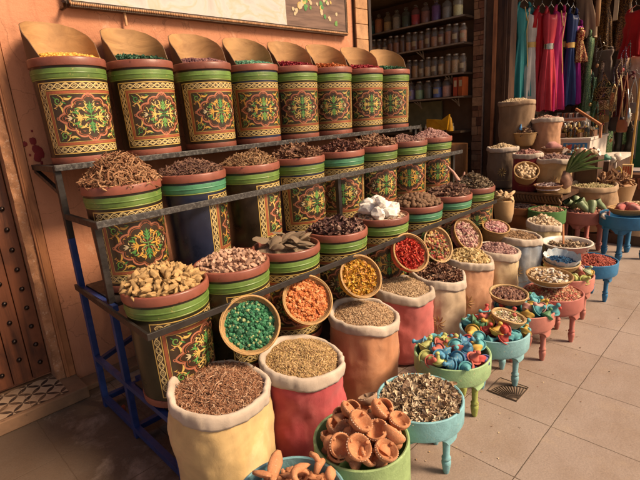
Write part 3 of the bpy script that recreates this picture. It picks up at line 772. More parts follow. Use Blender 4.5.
ALM,ntt,bb=newmat('alum'); bb.inputs['Base Color'].default_value=(.70,.66,.62,1); bb.inputs['Roughness'].default_value=.35; bb.inputs['Subsurface Weight'].default_value=.8; bb.inputs['Subsurface Radius'].default_value=(.03,.025,.02)
bump(ntt,bb,nz(ntt,coords(ntt),25,5),.5,.01)
heap('alum_crumbs',(cxs3[4]*y3,y3,zr-.02),RT-.01,.02,CH,220,.014,islands('alum_crumb',[(.5,.36,.25),(.62,.5,.4),(.42,.28,.18)],.6),'beige alum crumbs around the white crystals in the fifth lower drum',cat='alum')
for k,(dx,dy,dz,sz_) in enumerate([(-.09,-.05,.03,.055),(-.02,-.09,.025,.05),(.06,-.07,.03,.055),(.11,.0,.03,.055),(.0,.0,.06,.065),(-.08,.05,.05,.06),(.05,.07,.075,.062),(-.02,.1,.06,.06),(-.04,-.03,.095,.05)]):
    s=MB(); V,F=T_lump(k+77,1,.30,(1,.85,.8),1.3); s.add(V*sz_*1.02,F,ALM); o=s.build('alum_crystal',None,(cxs3[4]*y3+dx,y3+dy,zr+dz),(random.uniform(-.6,.6),random.uniform(-.6,.6),random.uniform(0,6)),bevel=.003)
    tag(o,'white translucent alum crystal heaped in the fifth drum of the lower shelf','crystal','alum crystals in the fifth lower drum')
NTM=paint('brown_nut',(.17,.09,.05),.7,(.26,.15,.09),.3,60,.6)
base_disc('nut_dust',(cxs3[5]*y3,y3,zr-.03),RT-.01,NTM,.05,'brown nut husks beneath the nuts in the sixth lower drum','nut')
scatter('brown_nut',meshes_of('brown_nut',NUT,NTM),cxs3[5]*y3,y3,zr-.005,RT-.008,.07,110,.020,'round wrinkled brown nut heaped in the sixth drum of the lower shelf','nut','nuts in the sixth lower drum',1.5,minfrac=1.1)
heap('dark_bark',(cxs3[6]*y3,y3,zr-.015),RT-.01,.07,CH+STK,420,.028,islands('dark_bark_m',[(.14,.07,.05),(.22,.12,.08),(.09,.04,.03)],.8),'dark bark pieces heaped in the seventh drum of the lower shelf',cat='bark')
heap('grey_lichen',(cxs3[7]*y3,y3,zr-.015),RT-.01,.11,CU+TW,900,.022,islands('lichen_m',[(.2,.14,.09),(.28,.21,.14),(.14,.09,.06),(.34,.27,.19)],.85),'grey brown lichen heaped in the last drum of the lower shelf',cat='lichen')
# dark mass of dried leaves between the last drums and a dried pink branch
p=at(462,187,y=1.99); s=MB(); s.tube([(0,0,-.05),(-.02,.02,.05),(-.07,.05,.14),(-.12,.08,.20)],[.028,.022,.012,.006],7,islands('pink_branch_m',[(.5,.28,.22)],.7)); s.tube([(-.02,.02,.04),(.03,.0,.09),(.04,.0,.13)],[.014,.012,.006],6,s.mats[0])
tag(s.build('dried_branch',None,p,smooth=60),'pale pink dried branch leaning between the last two lower drums','branch')

# ---------------------------------------------------------------- sacks
def ang_noise(a,seed,f=1.3,z=0): return noise.noise(Vector((math.cos(a)*f,math.sin(a)*f,z+seed)))
def sack(px,py,h,R,mat,label,group,loc=None,cuff=.058,cuffmat=None,taper=.9,zb=0,tiltx=0,motif=None,cw=0):
    if loc is None:
        p=at(px,py,z=zb+h); loc=(p.x,p.y,zb)
    t=empty('spice_sack',loc,label,'sack',group)
    sd=random.random()*60; s=MB(); prof=[]
    nz_=26
    for j in range(nz_+1):
        q=j/nz_; prof.append((R*(taper+(1-taper)*q+.03*math.sin(PI*q)),h*q*.985))
    prof=[(.0001,.004),(R*taper*.8,.003)]+prof[1:]
    def fn(r,z,a):
        if r<R*.5: return r,z
        k=.022*ang_noise(a,sd,1.4,z*5)+.006*ang_noise(a,sd,4,z*14)+.004*ang_noise(a,sd,9,z*30)
        k+=.003*ang_noise(a,sd+9,7,z*2.2)*min(1,(z/h)*1.3)
        return r+k*R/.2, z
    def rimz(a): return tiltx*math.sin(a-.5)+.014*ang_noise(a,sd+3,1.2)+.005*ang_noise(a,sd+5,3)
    s.lathe(prof,84,mat,lambda r,z,a:(fn(r,z,a)[0], z+ (rimz(a)*z/h)))
    s.build('sack_body',t,smooth=180)
    s=MB(); c=cuff
    cp=[(R-.026,h-.075),(R-.024,h-.035),(R-.020,h-.010),(R-.012,h+.002),(R-.001,h+.004),(R+.007,h-.005),(R+.0095,h-.022),(R+.0085,h-c+.012),(R+.0065,h-c+.001),(R+.002,h-c),(R-.004,h-c+.004)]
    def cf(r,z,a):
        bb=fn(R,z,a)[0]-R
        w=.0016*ang_noise(a,sd+7,14,z*6)+.0022*ang_noise(a,sd+8,3,z*22)
        hem=(.008*ang_noise(a,sd+1,1.8)+.003*ang_noise(a,sd+2,5))*(1 if z<h-c*.5 and r>R else 0)
        return r+bb+w, z+rimz(a)+hem
    s.lathe(cp,110,cuffmat or CANVAS,cf); s.build('rolled_cuff',t,smooth=180)
    if motif:
        mt,kind=motif; s=MB(); va=math.atan2(-loc[1],-loc[0])
        def PP(u,v):
            a=va+u/R; r0=R*(taper+(1-taper)*v/h+.03*math.sin(PI*v/h)); r1,_=fn(r0,v,a); return Vector(((r1+.002)*math.cos(a),(r1+.002)*math.sin(a),v))
        vc=h*.42
        for q in range(10):
            th=2*PI*q/10
            pts=[PP(.012*math.cos(th)+rr*math.cos(th+.5*rr/.05),vc+.012*math.sin(th)+rr*math.sin(th+.5*rr/.05)) for rr in (0,.012,.024,.036,.046)]
            s.tube(pts,[.0012,.003,.0035,.002,.001],5,mt)
        s.build('embroidery',t); s=MB()
        for q in range(16):
            u=(q-7.5)*.012; s.tube([PP(u,vc-.10),PP(u+.006,vc-.094+.004*math.sin(q))],.0016,4,mt)
        s.build('stitched_line',t)
    return loc
CR=cloth('cream_cloth',(.62,.42,.20),(.66,.49,.28),stain=(.58,.34,.13))
RD=cloth('red_cloth',(.47,.075,.085),(.53,.12,.12),stain=(.4,.055,.06))
OR=cloth('orange_cloth',(.52,.235,.125),(.56,.29,.17),stain=(.44,.17,.08))
PK=cloth('pink_cloth',(.52,.13,.12),(.56,.18,.16))
WH=cloth('ivory_cloth',(.52,.38,.26),(.58,.45,.33),stain=(.42,.26,.16))
PE=cloth('peach_cloth',(.55,.28,.17),(.6,.36,.24))
CM=cloth('pale_cream_cloth',(.58,.43,.25),(.62,.48,.32))
BG=cloth('blue_grey_cloth',(.22,.26,.32),(.33,.34,.36),stain=(.4,.36,.3))
YC=cloth('yellow_cream_cloth',(.52,.39,.2),(.58,.45,.26))
GTH=paint('gold_thread',(.42,.26,.10),.5); BTH=paint('brown_thread',(.3,.14,.05),.6)
G='cloth sacks of spice standing in front of the rack'
SACKS=[(218,386,.50,.213,CR,'large cream yellow sack of coppery shredded spice, nearest at the left',None),
(301,355,.49,.197,RD,'bright red sack of pale tan seeds beside the cream yellow sack',None),
(363,312,.50,.197,OR,'plain orange brown sack of fine tan seeds between the red and pink sacks',None),
(403,285,.50,.19,PK,'pink red sack of fine tan seeds behind the light blue tub',None),
(438,273,.50,.188,WH,'ivory sack of dark curled bark chips with gold embroidery',(GTH,0)),
(468,257,.50,.18,PE,'peach sack heaped with pale straw flowers',(GTH,0)),
(496,248,.49,.175,CM,'pale cream sack of purplish brown buds',None),
(518,234,.49,.19,BG,'blue grey sack of brown seeds behind the pale cream sack',(GTH,0)),
(544,222,.49,.155,YC,'yellow cream sack of white root chunks left of the white basin',None)]
SL=[]
for (px,py,h,R,mt,lb,mo) in SACKS: SL.append((sack(px,py,h,R,mt,lb,G,motif=mo,tiltx=.022,taper=.99 if R>.2 else .92),h,R))
def fill(i,name,T,n,size,cols,lb,hm=.035,flat=.6,cat='spice',rough=.7,dz=-.03,**k):
    (l,h,R)=SL[i]; return heap(name,(l[0],l[1],h+dz+.006),R-.020,hm,T,n,size,islands(name+'_m',cols,rough),lb,flat=flat,cat=cat,rot=(.10,-.05,0),**k)
fill(0,'shredded_spice',SHR,5200,.0125,[(.27,.12,.065),(.38,.19,.11),(.16,.07,.04),(.52,.33,.22),(.31,.14,.075)],'coppery brown shredded spice filling the large cream yellow sack',.045)
fill(1,'tan_seeds',GR,7000,.0062,[(.40,.25,.12),(.5,.34,.18),(.3,.17,.08),(.46,.31,.13)],'pale tan seeds heaped in the bright red sack',.05)
fill(2,'fine_seeds',GR,5000,.006,[(.42,.27,.16),(.52,.36,.22),(.34,.2,.11)],'fine tan seeds heaped in the orange brown sack',.05)
fill(3,'cumin_seeds',GR,4000,.0062,[(.42,.28,.17),(.52,.37,.23),(.33,.21,.12)],'fine tan seeds heaped in the pink red sack',.04)
fill(4,'bark_chips',CU,700,.020,[(.18,.08,.05),(.28,.14,.09),(.1,.045,.03),(.36,.22,.15)],'dark curled bark chips in the ivory sack',.05)
fill(5,'straw_flowers',CU+PB,1100,.014,[(.5,.36,.17),(.58,.44,.24),(.4,.26,.11)],'pale straw coloured dried flowers heaped in the peach sack',.07)
fill(6,'purple_buds',PB,1200,.011,[(.2,.09,.08),(.3,.16,.14),(.12,.05,.05),(.38,.23,.2)],'purplish brown buds in the pale cream sack',.04)
fill(7,'brown_seeds',PB,1500,.0085,[(.22,.12,.06),(.3,.18,.1),(.15,.08,.04)],'brown seeds in the blue grey sack',.03,dz=-.045)
fill(8,'root_chunks',CH+LU[:2],260,.024,[(.55,.42,.28),(.62,.5,.36),(.42,.29,.18)],'white root chunks in the yellow cream sack',.06)

# ---------------------------------------------------------------- straw baskets
STR=straw('coiled_straw',(.40,.23,.095)); STRL=straw('pale_straw',(.48,.31,.15)); 
def basket(loc,R,depth,label,group=None,rot=None,mat=None,name='straw_basket',cat='basket',flare=.62):
    s=MB(); D=depth
    pr=[(.0001,0)]
    n=9
    for j in range(n+1):
        t=j/n; pr.append((R*(flare+(1-flare)*t**.6)+.0018*(j%2), D*t))
    pr+= [(R+.004,D+.003),(R+.003,D+.009),(R-.004,D+.011),(R-.010,D+.005)]
    for j in range(n,-1,-1):
        t=j/n; pr.append((R*(flare+(1-flare)*t**.6)-.009,max(.006,D*t)))
    pr.append((.0001,.006))
    sd=random.random()*30
    s.lathe(pr,56,mat or STR,lambda r,z,a:(r*(1+.025*ang_noise(a,sd,1.2)),z+.006*ang_noise(a,sd+4,1.1)*r/R))
    o=s.build(name,None,loc,rot,smooth=50); tag(o,label,cat,group); return o
def facing(nx,ny,nz_):
    return Vector((nx,ny,nz_)).to_track_quat('Z','Y').to_euler()
GB='tilted straw baskets of spice leaning on the rack'
LEAN=[ # px,py,y,R,normal,name,temps,n,size,cols,label basket,label goods
(250,325,1.64,.135,(-.42,-.72,.55),'green_resin',PB,900,.0078,[(.015,.11,.05),(.03,.17,.08),(.01,.06,.03),(.05,.22,.11),(.02,.13,.07),(.04,.19,.09),(.015,.09,.045),(.02,.14,.06),(.30,.34,.16)],'straw basket of green pellets leaning beside the cream yellow sack','green pellets in the tilted basket above the cream yellow sack','pellets'),
(307,300,1.68,.135,(-.30,-.75,.58),'orange_resin',LU,560,.0105,[(.5,.15,.05),(.56,.20,.07),(.42,.11,.035),(.6,.27,.12)],'straw basket of orange chips leaning above the bright red sack','orange chips in the tilted basket above the bright red sack','chips'),
(360,277,1.66,.13,(-.28,-.78,.55),'yellow_petals',CU,620,.0135,[(.62,.34,.05),(.7,.44,.1),(.5,.24,.03),(.6,.3,.1)],'straw basket of golden yellow petals leaning behind the orange brown sack','golden yellow petals in the tilted basket','petals'),
(410,253,1.66,.132,(-.26,-.80,.54),'red_petals',CU,560,.014,[(.5,.045,.03),(.6,.1,.06),(.38,.02,.02)],'straw basket of bright red petals leaning behind the pink red sack','bright red petals in the tilted basket','petals'),
(437,245,1.70,.135,(-.15,-.88,.45),'mixed_petals',CU+PB,520,.012,[(.45,.26,.09),(.26,.035,.03),(.38,.1,.05),(.42,.3,.14),(.09,.15,.05),(.16,.05,.04),(.3,.16,.08)],'pale straw basket of mixed red and yellow petals leaning over the ivory sack','mixed red and yellow petals in the tilted basket','potpourri'),
(467,235,1.70,.14,(-.15,-.82,.55),'pink_potpourri',PB+CU,520,.011,[(.42,.21,.19),(.5,.31,.26),(.26,.1,.1),(.48,.36,.27)],'straw basket of pink potpourri leaning over the peach sack','pink potpourri in the tilted basket','potpourri')]
for (px,py,y,R,nn,nm,T,n,sz,cols,lb,lg,cat) in LEAN:
    p=at(px,py,y=y); N=Vector(nn).normalized(); e=facing(*nn); b=p-N*.045
    basket(b,R,.055,lb,GB,e,mat=STRL if nm=='mixed_petals' else STR)
    heap(nm,p-N*.018,R-.010,.02,T,n,sz,islands(nm+'_m',cols,.55),lg,rot=e,flat=.6,cat=cat,pw=2)
# bowl-shaped baskets further along
p=at(493,226,y=1.72)
basket(p-Vector((0,0,.13)),.115,.14,'deep straw basket with purple flower and rose buds behind the pale cream sack',None,(.28,-.2,0),flare=.7)
heap('rose_buds_basket',p+Vector((-.025,-.035,-.004)),.098,.02,PB,260,.012,islands('rosebud_m',[(.42,.2,.18),(.5,.3,.27),(.3,.1,.12)],.6),'pink rose buds in the deep straw basket',rot=(.28,-.2,0),cat='rose buds')
p=at(504,203,y=1.80); 
s=MB(); s.lathe([(.0001,0),(.07,.002),(.085,.08),(.09,.20),(.084,.215),(.077,.2),(.07,.1)],30,cloth('hessian',(.42,.26,.13)),lambda r,z,a:(r*(1+.06*ang_noise(a,3,2,z*6)),z))
tag(s.build('hessian_bag',None,(p.x,p.y,p.z-.18),smooth=180),'open hessian bag of pale wood pieces beyond the rack end','bag')
PW=paint('pale_root',(.55,.38,.22),.7,(.35,.2,.1),.2,30,.4)
scatter('pale_root_stick',meshes_of('pale_root_stick',[T_lump(i+90,1,.22,(1,.34,.3),1.5) for i in range(3)],PW),p.x,p.y,p.z+.03,.09,.05,13,.055,'pale cut root sticking up from the hessian bag','root','pale roots in the hessian bag',.8,minfrac=.5)

# ---------------------------------------------------------------- footed tubs
def tub(loc,R,rimz,mat,label,group='painted tubs on turned legs',ring=.10,legs=True,ls=1,legmat=None,rot=-90,cat='tub',zb=0,legr=.135,nlegs=4):
    x,y=loc[0],loc[1]; t=empty('footed_tub',(x,y,zb),label,cat,group); lm=legmat or mat
    zr=rimz-zb; s=MB()
    if not legs: ring=zr
    z0=zr-ring
    sd=random.random()*9
    s.lathe([(.0001,z0+.012),(R-.012,z0+.012),(R-.012,zr-.002),(R-.006,zr+.001),(R,zr-.002),(R+.0005,zr-.02),(R,z0+.01),(R-.004,z0),(R-.02,z0-.001),(.0001,z0)],64,mat,lambda r,z,a:(r*(1+.006*ang_noise(a,sd,1.5)),z+.002*ang_noise(a,sd,2)*(r>.1)))
    s.build('ring_wall',t,smooth=50)
    if legs:
        s=MB()
        # arched apron: four boards with a cut arch between each pair of legs
        n=64; ra=min(R-.012,legr+.035); dep=.055
        V=[];F=[]
        for i in range(n):
            a=2*PI*i/n+R_(rot); u=((i/n*nlegs)%1); 
            arch=dep*(1-max(0,math.sin(PI*min(1,max(0,(u-.14)/.72))))**.55)
            zz=z0-.004-max(.012,arch)
            for rr in (ra,ra-.016):
                V+= [(rr*math.cos(a),rr*math.sin(a),z0-.001),(rr*math.cos(a),rr*math.sin(a),zz)]
        for i in range(n):
            b=4*i;c=4*((i+1)%n); F+=[(b+1,c+1,c,b),(b+2,c+2,c+3,b+3),(b+1,b+3,c+3,c+1)]
        s.add(V,F,mat); s.build('apron',t,smooth=30)
        L=z0-dep
        lp=[(.0001,0),(.012,.001),(.015,.012),(.018,.03),(.021,.05),(.0215,.062),(.016,.07),(.021,.078),(.021,.084),(.015,.092),(.0175,L-.012 if L>.11 else .10),(.024,L-.008),(.026,L+.002),(.026,L+.03)]
        for k in range(nlegs):
            a=R_(rot)+2*PI*k/nlegs; s=MB(); s.lathe([(r_*ls,z_) for r_,z_ in lp],18,lm); s.build('leg',t,(legr*math.cos(a),legr*math.sin(a),0),smooth=50)
    return (x,y,rimz)
LB=paint('light_blue_paint',(.16,.37,.43),.55,(.26,.42,.42),.2,12,.6,wearamt=.59)
GNP=paint('grass_green_paint',(.23,.35,.16),.55,(.30,.42,.2),.2,12,.6,wearamt=.58)
PG=paint('pale_green_paint',(.28,.45,.24),.55,(.40,.45,.25),.2,12,.6,wearamt=.58)
LB2=paint('sky_blue_paint',(.20,.42,.48),.55,(.33,.46,.45),.2,12,.6,wearamt=.59)
PKP=paint('rose_pink_paint',(.45,.17,.14),.55,(.5,.25,.2),.14,12,.3,wearamt=.64)
PKP2=paint('dusty_pink_paint',(.42,.14,.12),.55,(.3,.1,.08),.14,12,.3,wearamt=.66)
TQ=paint('blue_table_paint',(.015,.14,.30),.5,(.06,.24,.38),.2,12,.4,wearamt=.62)
OLEG=paint('olive_leg_paint',(.30,.36,.10),.5,(.18,.14,.04),.3,16,.3,wearamt=.56)
TUB={}
def T(i,px,py,R,mat,label,z=.34,**k):
    p=at(px,py,z=z); TUB[i]=tub((p.x,p.y),R,z,mat,label,**k)
T(0,290,497,.20,LB,'light blue tub of terracotta pieces at the bottom edge',legs=True)
T(1,361,436,.195,GNP,'grass green tub full of terracotta braziers',legs=False)
T(2,420,396,.195,LB,'light blue footed tub of dried curled pods')
T(3,452,351,.20,PG,'pale green footed tub of blue and red miniature tagines',legmat=OLEG)
T(4,494,327,.195,LB2,'sky blue footed tub standing over the patterned drain cover')
T(5,523,306,.19,PKP,'rose pink footed tub with teal and yellow miniature tagines')
T(6,553,291,.19,PKP2,'dusty pink footed tub of mixed brown grains')
T(7,566,273,.19,PKP,'rose pink footed tub of pastel soaps behind the mixed grain tub')
T(8,590,259,.20,TQ,'blue footed tub of rust red powder',legr=.13)
def tfill(i,name,Tm,n,size,cols,lb,hm=.03,dz=-.02,flat=.6,cat='spice',R=None,**k):
    x,y,z=TUB[i]; return heap(name,(x,y,z+dz),(R or .182),hm,Tm,n,size,islands(name+'_m',cols,.7),lb,flat=flat,cat=cat,**k)
tfill(2,'dried_pods',CU+TW[:2]+STK[:1],1500,.021,[(.42,.31,.2),(.54,.43,.3),(.3,.2,.12),(.2,.12,.08),(.58,.48,.36)],'dried curled pods heaped in the light blue tub',.04)
tfill(6,'mixed_grains',PB+GR,2200,.0085,[(.32,.13,.08),(.42,.22,.12),(.24,.09,.06),(.48,.34,.2),(.36,.08,.06)],'mixed brown and red grains in the dusty pink tub',.05,R=.178)
tfill(8,'rust_powder',PB,1600,.008,[(.28,.05,.03),(.2,.035,.025),(.36,.08,.05)],'rust red crumbly powder in the blue footed tub',.04,cat='powder')
# terracotta braziers
TC=paint('terracotta',(.49,.21,.105),.85,(.56,.30,.18),.2,30,.5,wearamt=.57)
TCD=paint('grey_terracotta',(.24,.15,.10),.85,(.3,.2,.13),.2,25,.25)
WDOT=paint('white_slip',(.62,.48,.38),.8)
def brazier_meshes(mat):
    s=MB()
    for k in range(30):
        if k%10 in (7,8,9): continue
        a=2*PI*k/30; s.many(ICO0[0]*(.0014+.0012*random.random()),ICO0[1],np.array([[[1,0,0,.0462*math.cos(a)],[0,1,0,.0462*math.sin(a)],[0,0,1,.0815]]]),WDOT)
    s.lathe([(.0001,.048),(.018,.050),(.031,.060),(.0375,.083),(.042,.0865),(.0465,.082),(.0465,.075),(.042,.062),(.028,.050),(.0135,.042),(.012,.036)],36,mat)
    for k in range(3):
        a=2*PI*k/3; s.tube([(.041*math.cos(a),.041*math.sin(a),.072),(.036*math.cos(a),.036*math.sin(a),.082),(.033*math.cos(a),.033*math.sin(a),.087)],[.007,.007,.0045],8,mat)
    b=s.mesh('bowl',50); s=MB()
    s.lathe([(.0001,0),(.031,0),(.032,.004),(.026,.016),(.018,.028),(.0125,.038)],28,mat); f=s.mesh('foot',50)
    return b,f
BM=brazier_meshes(TC); BMD=brazier_meshes(TCD)
p0=empty('clay_brazier',(0,0,0)); link('bowl',BM[0],p0); link('foot',BM[1],p0)
BL=[(340,425,.35,1,0),(355,430,.35,1,0),(370,425,.35,1,0),(385,435,.35,1,0),(350,450,.33,1,0),(380,450,.34,1,0),(335,440,.34,1,0),(395,425,.35,1,0),(346,401,.40,1,0),(332,412,.385,1,0),(348,410,.43,1,0),(360,422,.45,1.25,0),(368,399,.41,1.1,1),(380,410,.44,1.2,0),(391,404,.42,1.1,0),(399,421,.42,1.1,0),(324,429,.38,1.1,0),(344,431,.40,1.1,0),(377,431,.415,1.15,0),(395,437,.40,1.25,0),(339,445,.40,1.15,0),(358,448,.41,1.25,0),(331,456,.36,1.05,0),(389,455,.385,1.15,0),(366,458,.36,1.1,0),(407,439,.38,1,0),(319,440,.36,1,0),(350,440,.35,1,0),(375,445,.36,1,0),(365,412,.38,1,0),(385,425,.37,1,0)]
rb=random.Random(5); first=True
for (px,py,z,sc,dk_) in BL:
    o=p0 if first else copy_tree(p0); first=False
    n=Vector((rb.gauss(-.22,.42),rb.gauss(-.38,.36),rb.uniform(.55,1.1))).normalized()
    o.rotation_euler=n.to_track_quat('Z','Y').to_euler(); o.scale=(sc*.86,)*3; q=at(px,py,z=z-.0)-n*.07*sc*.86
    dx_,dy_=q.x-TUB[1][0],q.y-TUB[1][1]; dd=math.hypot(dx_,dy_); lim=.142
    if dd>lim: q.x=TUB[1][0]+dx_*lim/dd; q.y=TUB[1][1]+dy_*lim/dd
    o.location=q
    if dk_:
        for ch in [c for c in bpy.data.objects if c.parent==o]:
            if ch.name.startswith('bowl'): ch.data=BMD[0]
            if ch.name.startswith('foot'): ch.data=BMD[1]
        tag(o,'greyish clay brazier among the orange ones in the grass green tub','brazier','clay braziers in the grass green tub')
    else: tag(o,'orange terracotta brazier with white dotted rim piled in the grass green tub','brazier','clay braziers in the grass green tub')
# terracotta pieces in the bottom tub
x0,y0,z0_=TUB[0]
def clay(name,V,F,loc,rot,label): 
    s=MB(); s.add(V,F,TC); tag(s.build(name,None,loc,rot,smooth=180),label,'clay piece','terracotta pieces in the bottom tub')
CLP=[(275,466,'clay_scraper',(.06,.028,.013),(.6,-.45,.55),'oval terracotta scraper pointing up at the left of the bottom tub'),
(262,474,'clay_scraper',(.045,.026,.011),(.6,.2,1.8),'small flat terracotta scraper leaning on the left rim of the bottom tub'),
(300,468,'clay_scraper',(.042,.016,.014),(0,.1,-.2),'narrow ridged terracotta bar in the middle of the bottom tub'),
(330,474,'clay_scraper',(.03,.02,.024),(.3,.2,.9),'stubby terracotta block at the right rim of the bottom tub')]
for k,(px,py,nm,st,rt,lb) in enumerate(CLP):
    V,F=T_lump(k+200,1,.16,(1,1,1),1.3); V=V*np.array(st); clay(nm,V,F,at(px,py,z=.38),rt,lb)
s=MB(); s.tube([(.036*math.cos(a)*1.0,.036*math.sin(a),0) for a in [PI*(-.1+1.25*i/14) for i in range(15)]],[.005+.008*math.sin(PI*i/14) for i in range(15)],10,TC)
tag(s.build('clay_crescent',None,at(303,478,z=.37),(.5,.2,.4),smooth=180),'crescent shaped terracotta piece in the bottom tub','clay piece','terracotta pieces in the bottom tub')
s=MB(); s.tube([(0,0,0),(.02,.01,.02),(.05,.012,.02),(.065,.02,.0)],[.010,.015,.011,.014],10,TC); s.tube([(.03,.01,.02),(.03,.035,.035),(.03,.06,.03)],[.011,.011,.009],10,TC)
tag(s.build('clay_knot',None,at(316,474,z=.37),(.3,.2,.2),smooth=180),'knuckle shaped terracotta piece right of the crescent','clay piece','terracotta pieces in the bottom tub')
heap('clay_bits',(x0,y0,.30),.18,.03,LU+CH,260,.018,TC,'small terracotta bits under the larger clay pieces in the bottom tub',cat='clay',smooth=60)
# miniature tagines
def tag_meshes():
    s=MB(); s.lathe([(.0001,0),(.020,0),(.022,.004),(.030,.012),(.0355,.016),(.0365,.020),(.034,.022),(.0001,.021)],22)
    d=s.v,s.f,s.m
    return
def mini(col,accent,k):
    g=sum(col)/3; col=tuple(.86*q+.14*g for q in col)
    m1=paint('mini_'+k,col,.55,accent,.14,26,.15,spec=.35,wearamt=.58,coat=0)
    m2=paint('mini_rim_'+k,mul(col,.55),.55,None,.1,20,.1)
    s=MB(); s.lathe([(.0001,0),(.020,0),(.022,.004),(.031,.012),(.0385,.018),(.0395,.0225),(.0365,.0245),(.031,.0205),(.0001,.0205)],22,m1); dish=s.mesh('dish',50)
    s=MB(); s.lathe([(.028,.0212),(.0282,.027),(.023,.033),(.0155,.041),(.0105,.050),(.0078,.057),(.0075,.061),(.0115,.065),(.0125,.070),(.009,.076),(.0001,.079)],20,m1)
    s.lathe([(.0285,.0235),(.0289,.0255),(.0275,.0272)],20,m2); lid=s.mesh('lid',50)
    return dish,lid
YW=(.58,.40,.08)
MC={'blue':mini((.03,.24,.42),(.45,.45,.2),'blue'),'turquoise':mini((.05,.33,.38),(.1,.4,.4),'turquoise'),'red':mini((.46,.035,.03),(.5,.12,.05),'red'),
'coral':mini((.52,.10,.07),(.5,.2,.1),'coral'),'yellow':mini((.56,.34,.04),(.6,.4,.1),'yellow'),'lime':mini((.42,.45,.13),(.55,.4,.1),'lime'),'navy':mini((.04,.06,.24),(.3,.1,.2),'navy'),
'pink':mini((.50,.22,.19),(.55,.35,.3),'pink'),'green':mini((.06,.22,.10),(.1,.3,.1),'green'),'mint':mini((.36,.44,.26),(.5,.45,.3),'mint')}
protos={}
def minis(i,cols,n,where,R=.165,hm=.045,size=1.0,seed=1):
    rr=random.Random(seed); x,y,z=TUB[i]; pts=[]; dm=.05*size; tr=0
    while len(pts)<n and tr<5000:
        tr+=1; r=R*math.sqrt(rr.random()); a=rr.random()*2*PI; q=(r*math.cos(a),r*math.sin(a))
        if all(math.hypot(q[0]-b[0],q[1]-b[1])>dm for b in pts): pts.append(q)
        if tr%200==0: dm*=.93
    for k,(dx,dy) in enumerate(pts):
        c=cols[k%len(cols)]
        if c not in protos:
            t=empty('miniature_tagine'); link('dish',MC[c][0],t); link('lid',MC[c][1],t); protos[c]=t; o=t
        else: o=copy_tree(protos[c])
        d=math.hypot(dx,dy)/R
        n_=Vector((rr.gauss(-.1,.75),rr.gauss(-.25,.75),rr.uniform(.1,1))).normalized()
        o.rotation_euler=n_.to_track_quat('Z','Y').to_euler(); o.scale=(size*rr.uniform(.9,1.15),)*3
        o.location=(x+dx,y+dy,z-.035+hm*(1-d*d)+rr.uniform(0,.03))
        tag(o,f'{c} painted clay miniature tagine heaped in the {where}','miniature tagine',f'miniature tagines in the {where}')
minis(3,['blue','red','turquoise','lime','coral','blue','yellow','coral','blue','navy','lime'],36,'pale green tub',seed=3)
minis(4,['turquoise','red','yellow','turquoise','red','green','yellow','coral','turquoise'],34,'sky blue tub',seed=5)
minis(5,['turquoise','yellow','pink','turquoise','green','turquoise','red'],26,'rose pink tub nearest the street',seed=8,hm=.05)
minis(7,['mint','yellow','pink','mint','lime','coral'],24,'rear rose pink tub',seed=9,size=.9,hm=.06)
for i,(nm,mt) in {3:('clay_filler_blue',MC['navy'][0].materials[0]),4:('clay_filler_red',MC['red'][0].materials[0]),5:('clay_filler_teal',MC['turquoise'][0].materials[0]),7:('clay_filler_mint',MC['mint'][0].materials[0])}.items():
    x,y,z=TUB[i]; heap('painted_clay_bits',(x,y,z-.065),.17,.02,PB,160,.022,mt,{3:'dark blue',4:'red',5:'teal',7:'mint'}[i]+' painted clay bits at the bottom of the '+{3:'pale green',4:'sky blue',5:'front rose pink',7:'rear rose pink'}[i]+' tub',cat='clay bits',smooth=60)
# baskets and bowls resting on the tubs
p=at(508,294,z=.43); basket((p.x,p.y,.385),.115,.05,'round straw bowl of dark cloves resting on the front rose pink tub','small straw bowls on the tubs',(.1,-.06,0),STRL)
heap('cloves',(p.x,p.y,.422),.102,.018,PB,420,.009,islands('clove_m',[(.13,.05,.035),(.2,.09,.06),(.08,.03,.025),(.27,.14,.1)],.6),'dark cloves in the round straw bowl',rot=(.1,-.06,0),cat='cloves')
p=at(507,318,z=.40); basket((p.x,p.y,.365),.095,.045,'straw dish with a red dashed rim on the sky blue tub','small straw bowls on the tubs',(.15,.1,0),STRL)
heap('white_shells',(p.x,p.y,.40),.083,.012,CH+CU[:1],160,.011,islands('shell_m',[(.5,.42,.3),(.35,.35,.15),(.42,.3,.2),(.6,.5,.4)],.6),'pale shells and seeds in the red dashed straw dish',rot=(.15,.1,0),cat='shells')
p=at(549,275,z=.46); basket((p.x,p.y,.405),.145,.05,'wide straw tray of white shells resting over the mixed grains','small straw bowls on the tubs',(.06,-.05,0),STR)
heap('pale_shells',(p.x,p.y,.448),.128,.016,CH+LU[:1],150,.016,islands('pshell_m',[(.5,.38,.25),(.62,.55,.48),(.35,.22,.12)],.6),'white shell pieces in the wide straw tray',rot=(.06,-.05,0),cat='shells')
p=at(561,261,z=.44); basket((p.x,p.y,.38),.125,.06,'straw bowl lined with torn blue stained paper',None,(.1,-.1,0),STRL)
s=MB(); PAP=paint('torn_paper',(.50,.56,.60),.8,(.2,.36,.48),.1,14,.2,wearamt=.56)
def pf(r,z,a):
    k=ang_noise(a,4,2.2); return (r*(1+.05*ang_noise(a,7,5)), z+(.03*k+.018*ang_noise(a,2,6))*(1 if z>.03 else 0))
s.lathe([(.08,.004),(.105,.03),(.118,.06),(.126,.08)],60,PAP,pf); tag(s.build('paper_lining',None,(p.x,p.y,.405),(.1,-.1,0),smooth=180),'torn pale blue paper lining around the indigo powder','paper')
m_=paint('indigo_powder',(.004,.03,.085),.9,(.01,.10,.20),.4,30,.8,wearamt=.5)
heap('indigo_powder',(p.x,p.y,.43),.108,.012,PB,500,.007,m_,'deep blue indigo powder in the paper lined bowl',rot=(.1,-.1,0),cat='powder',rough=.25)
p=at(567,241,z=.42)
ENA=paint('white_enamel',(.62,.56,.5),.3,(.4,.3,.22),.06,12,.08,spec=.6,wearamt=.7)
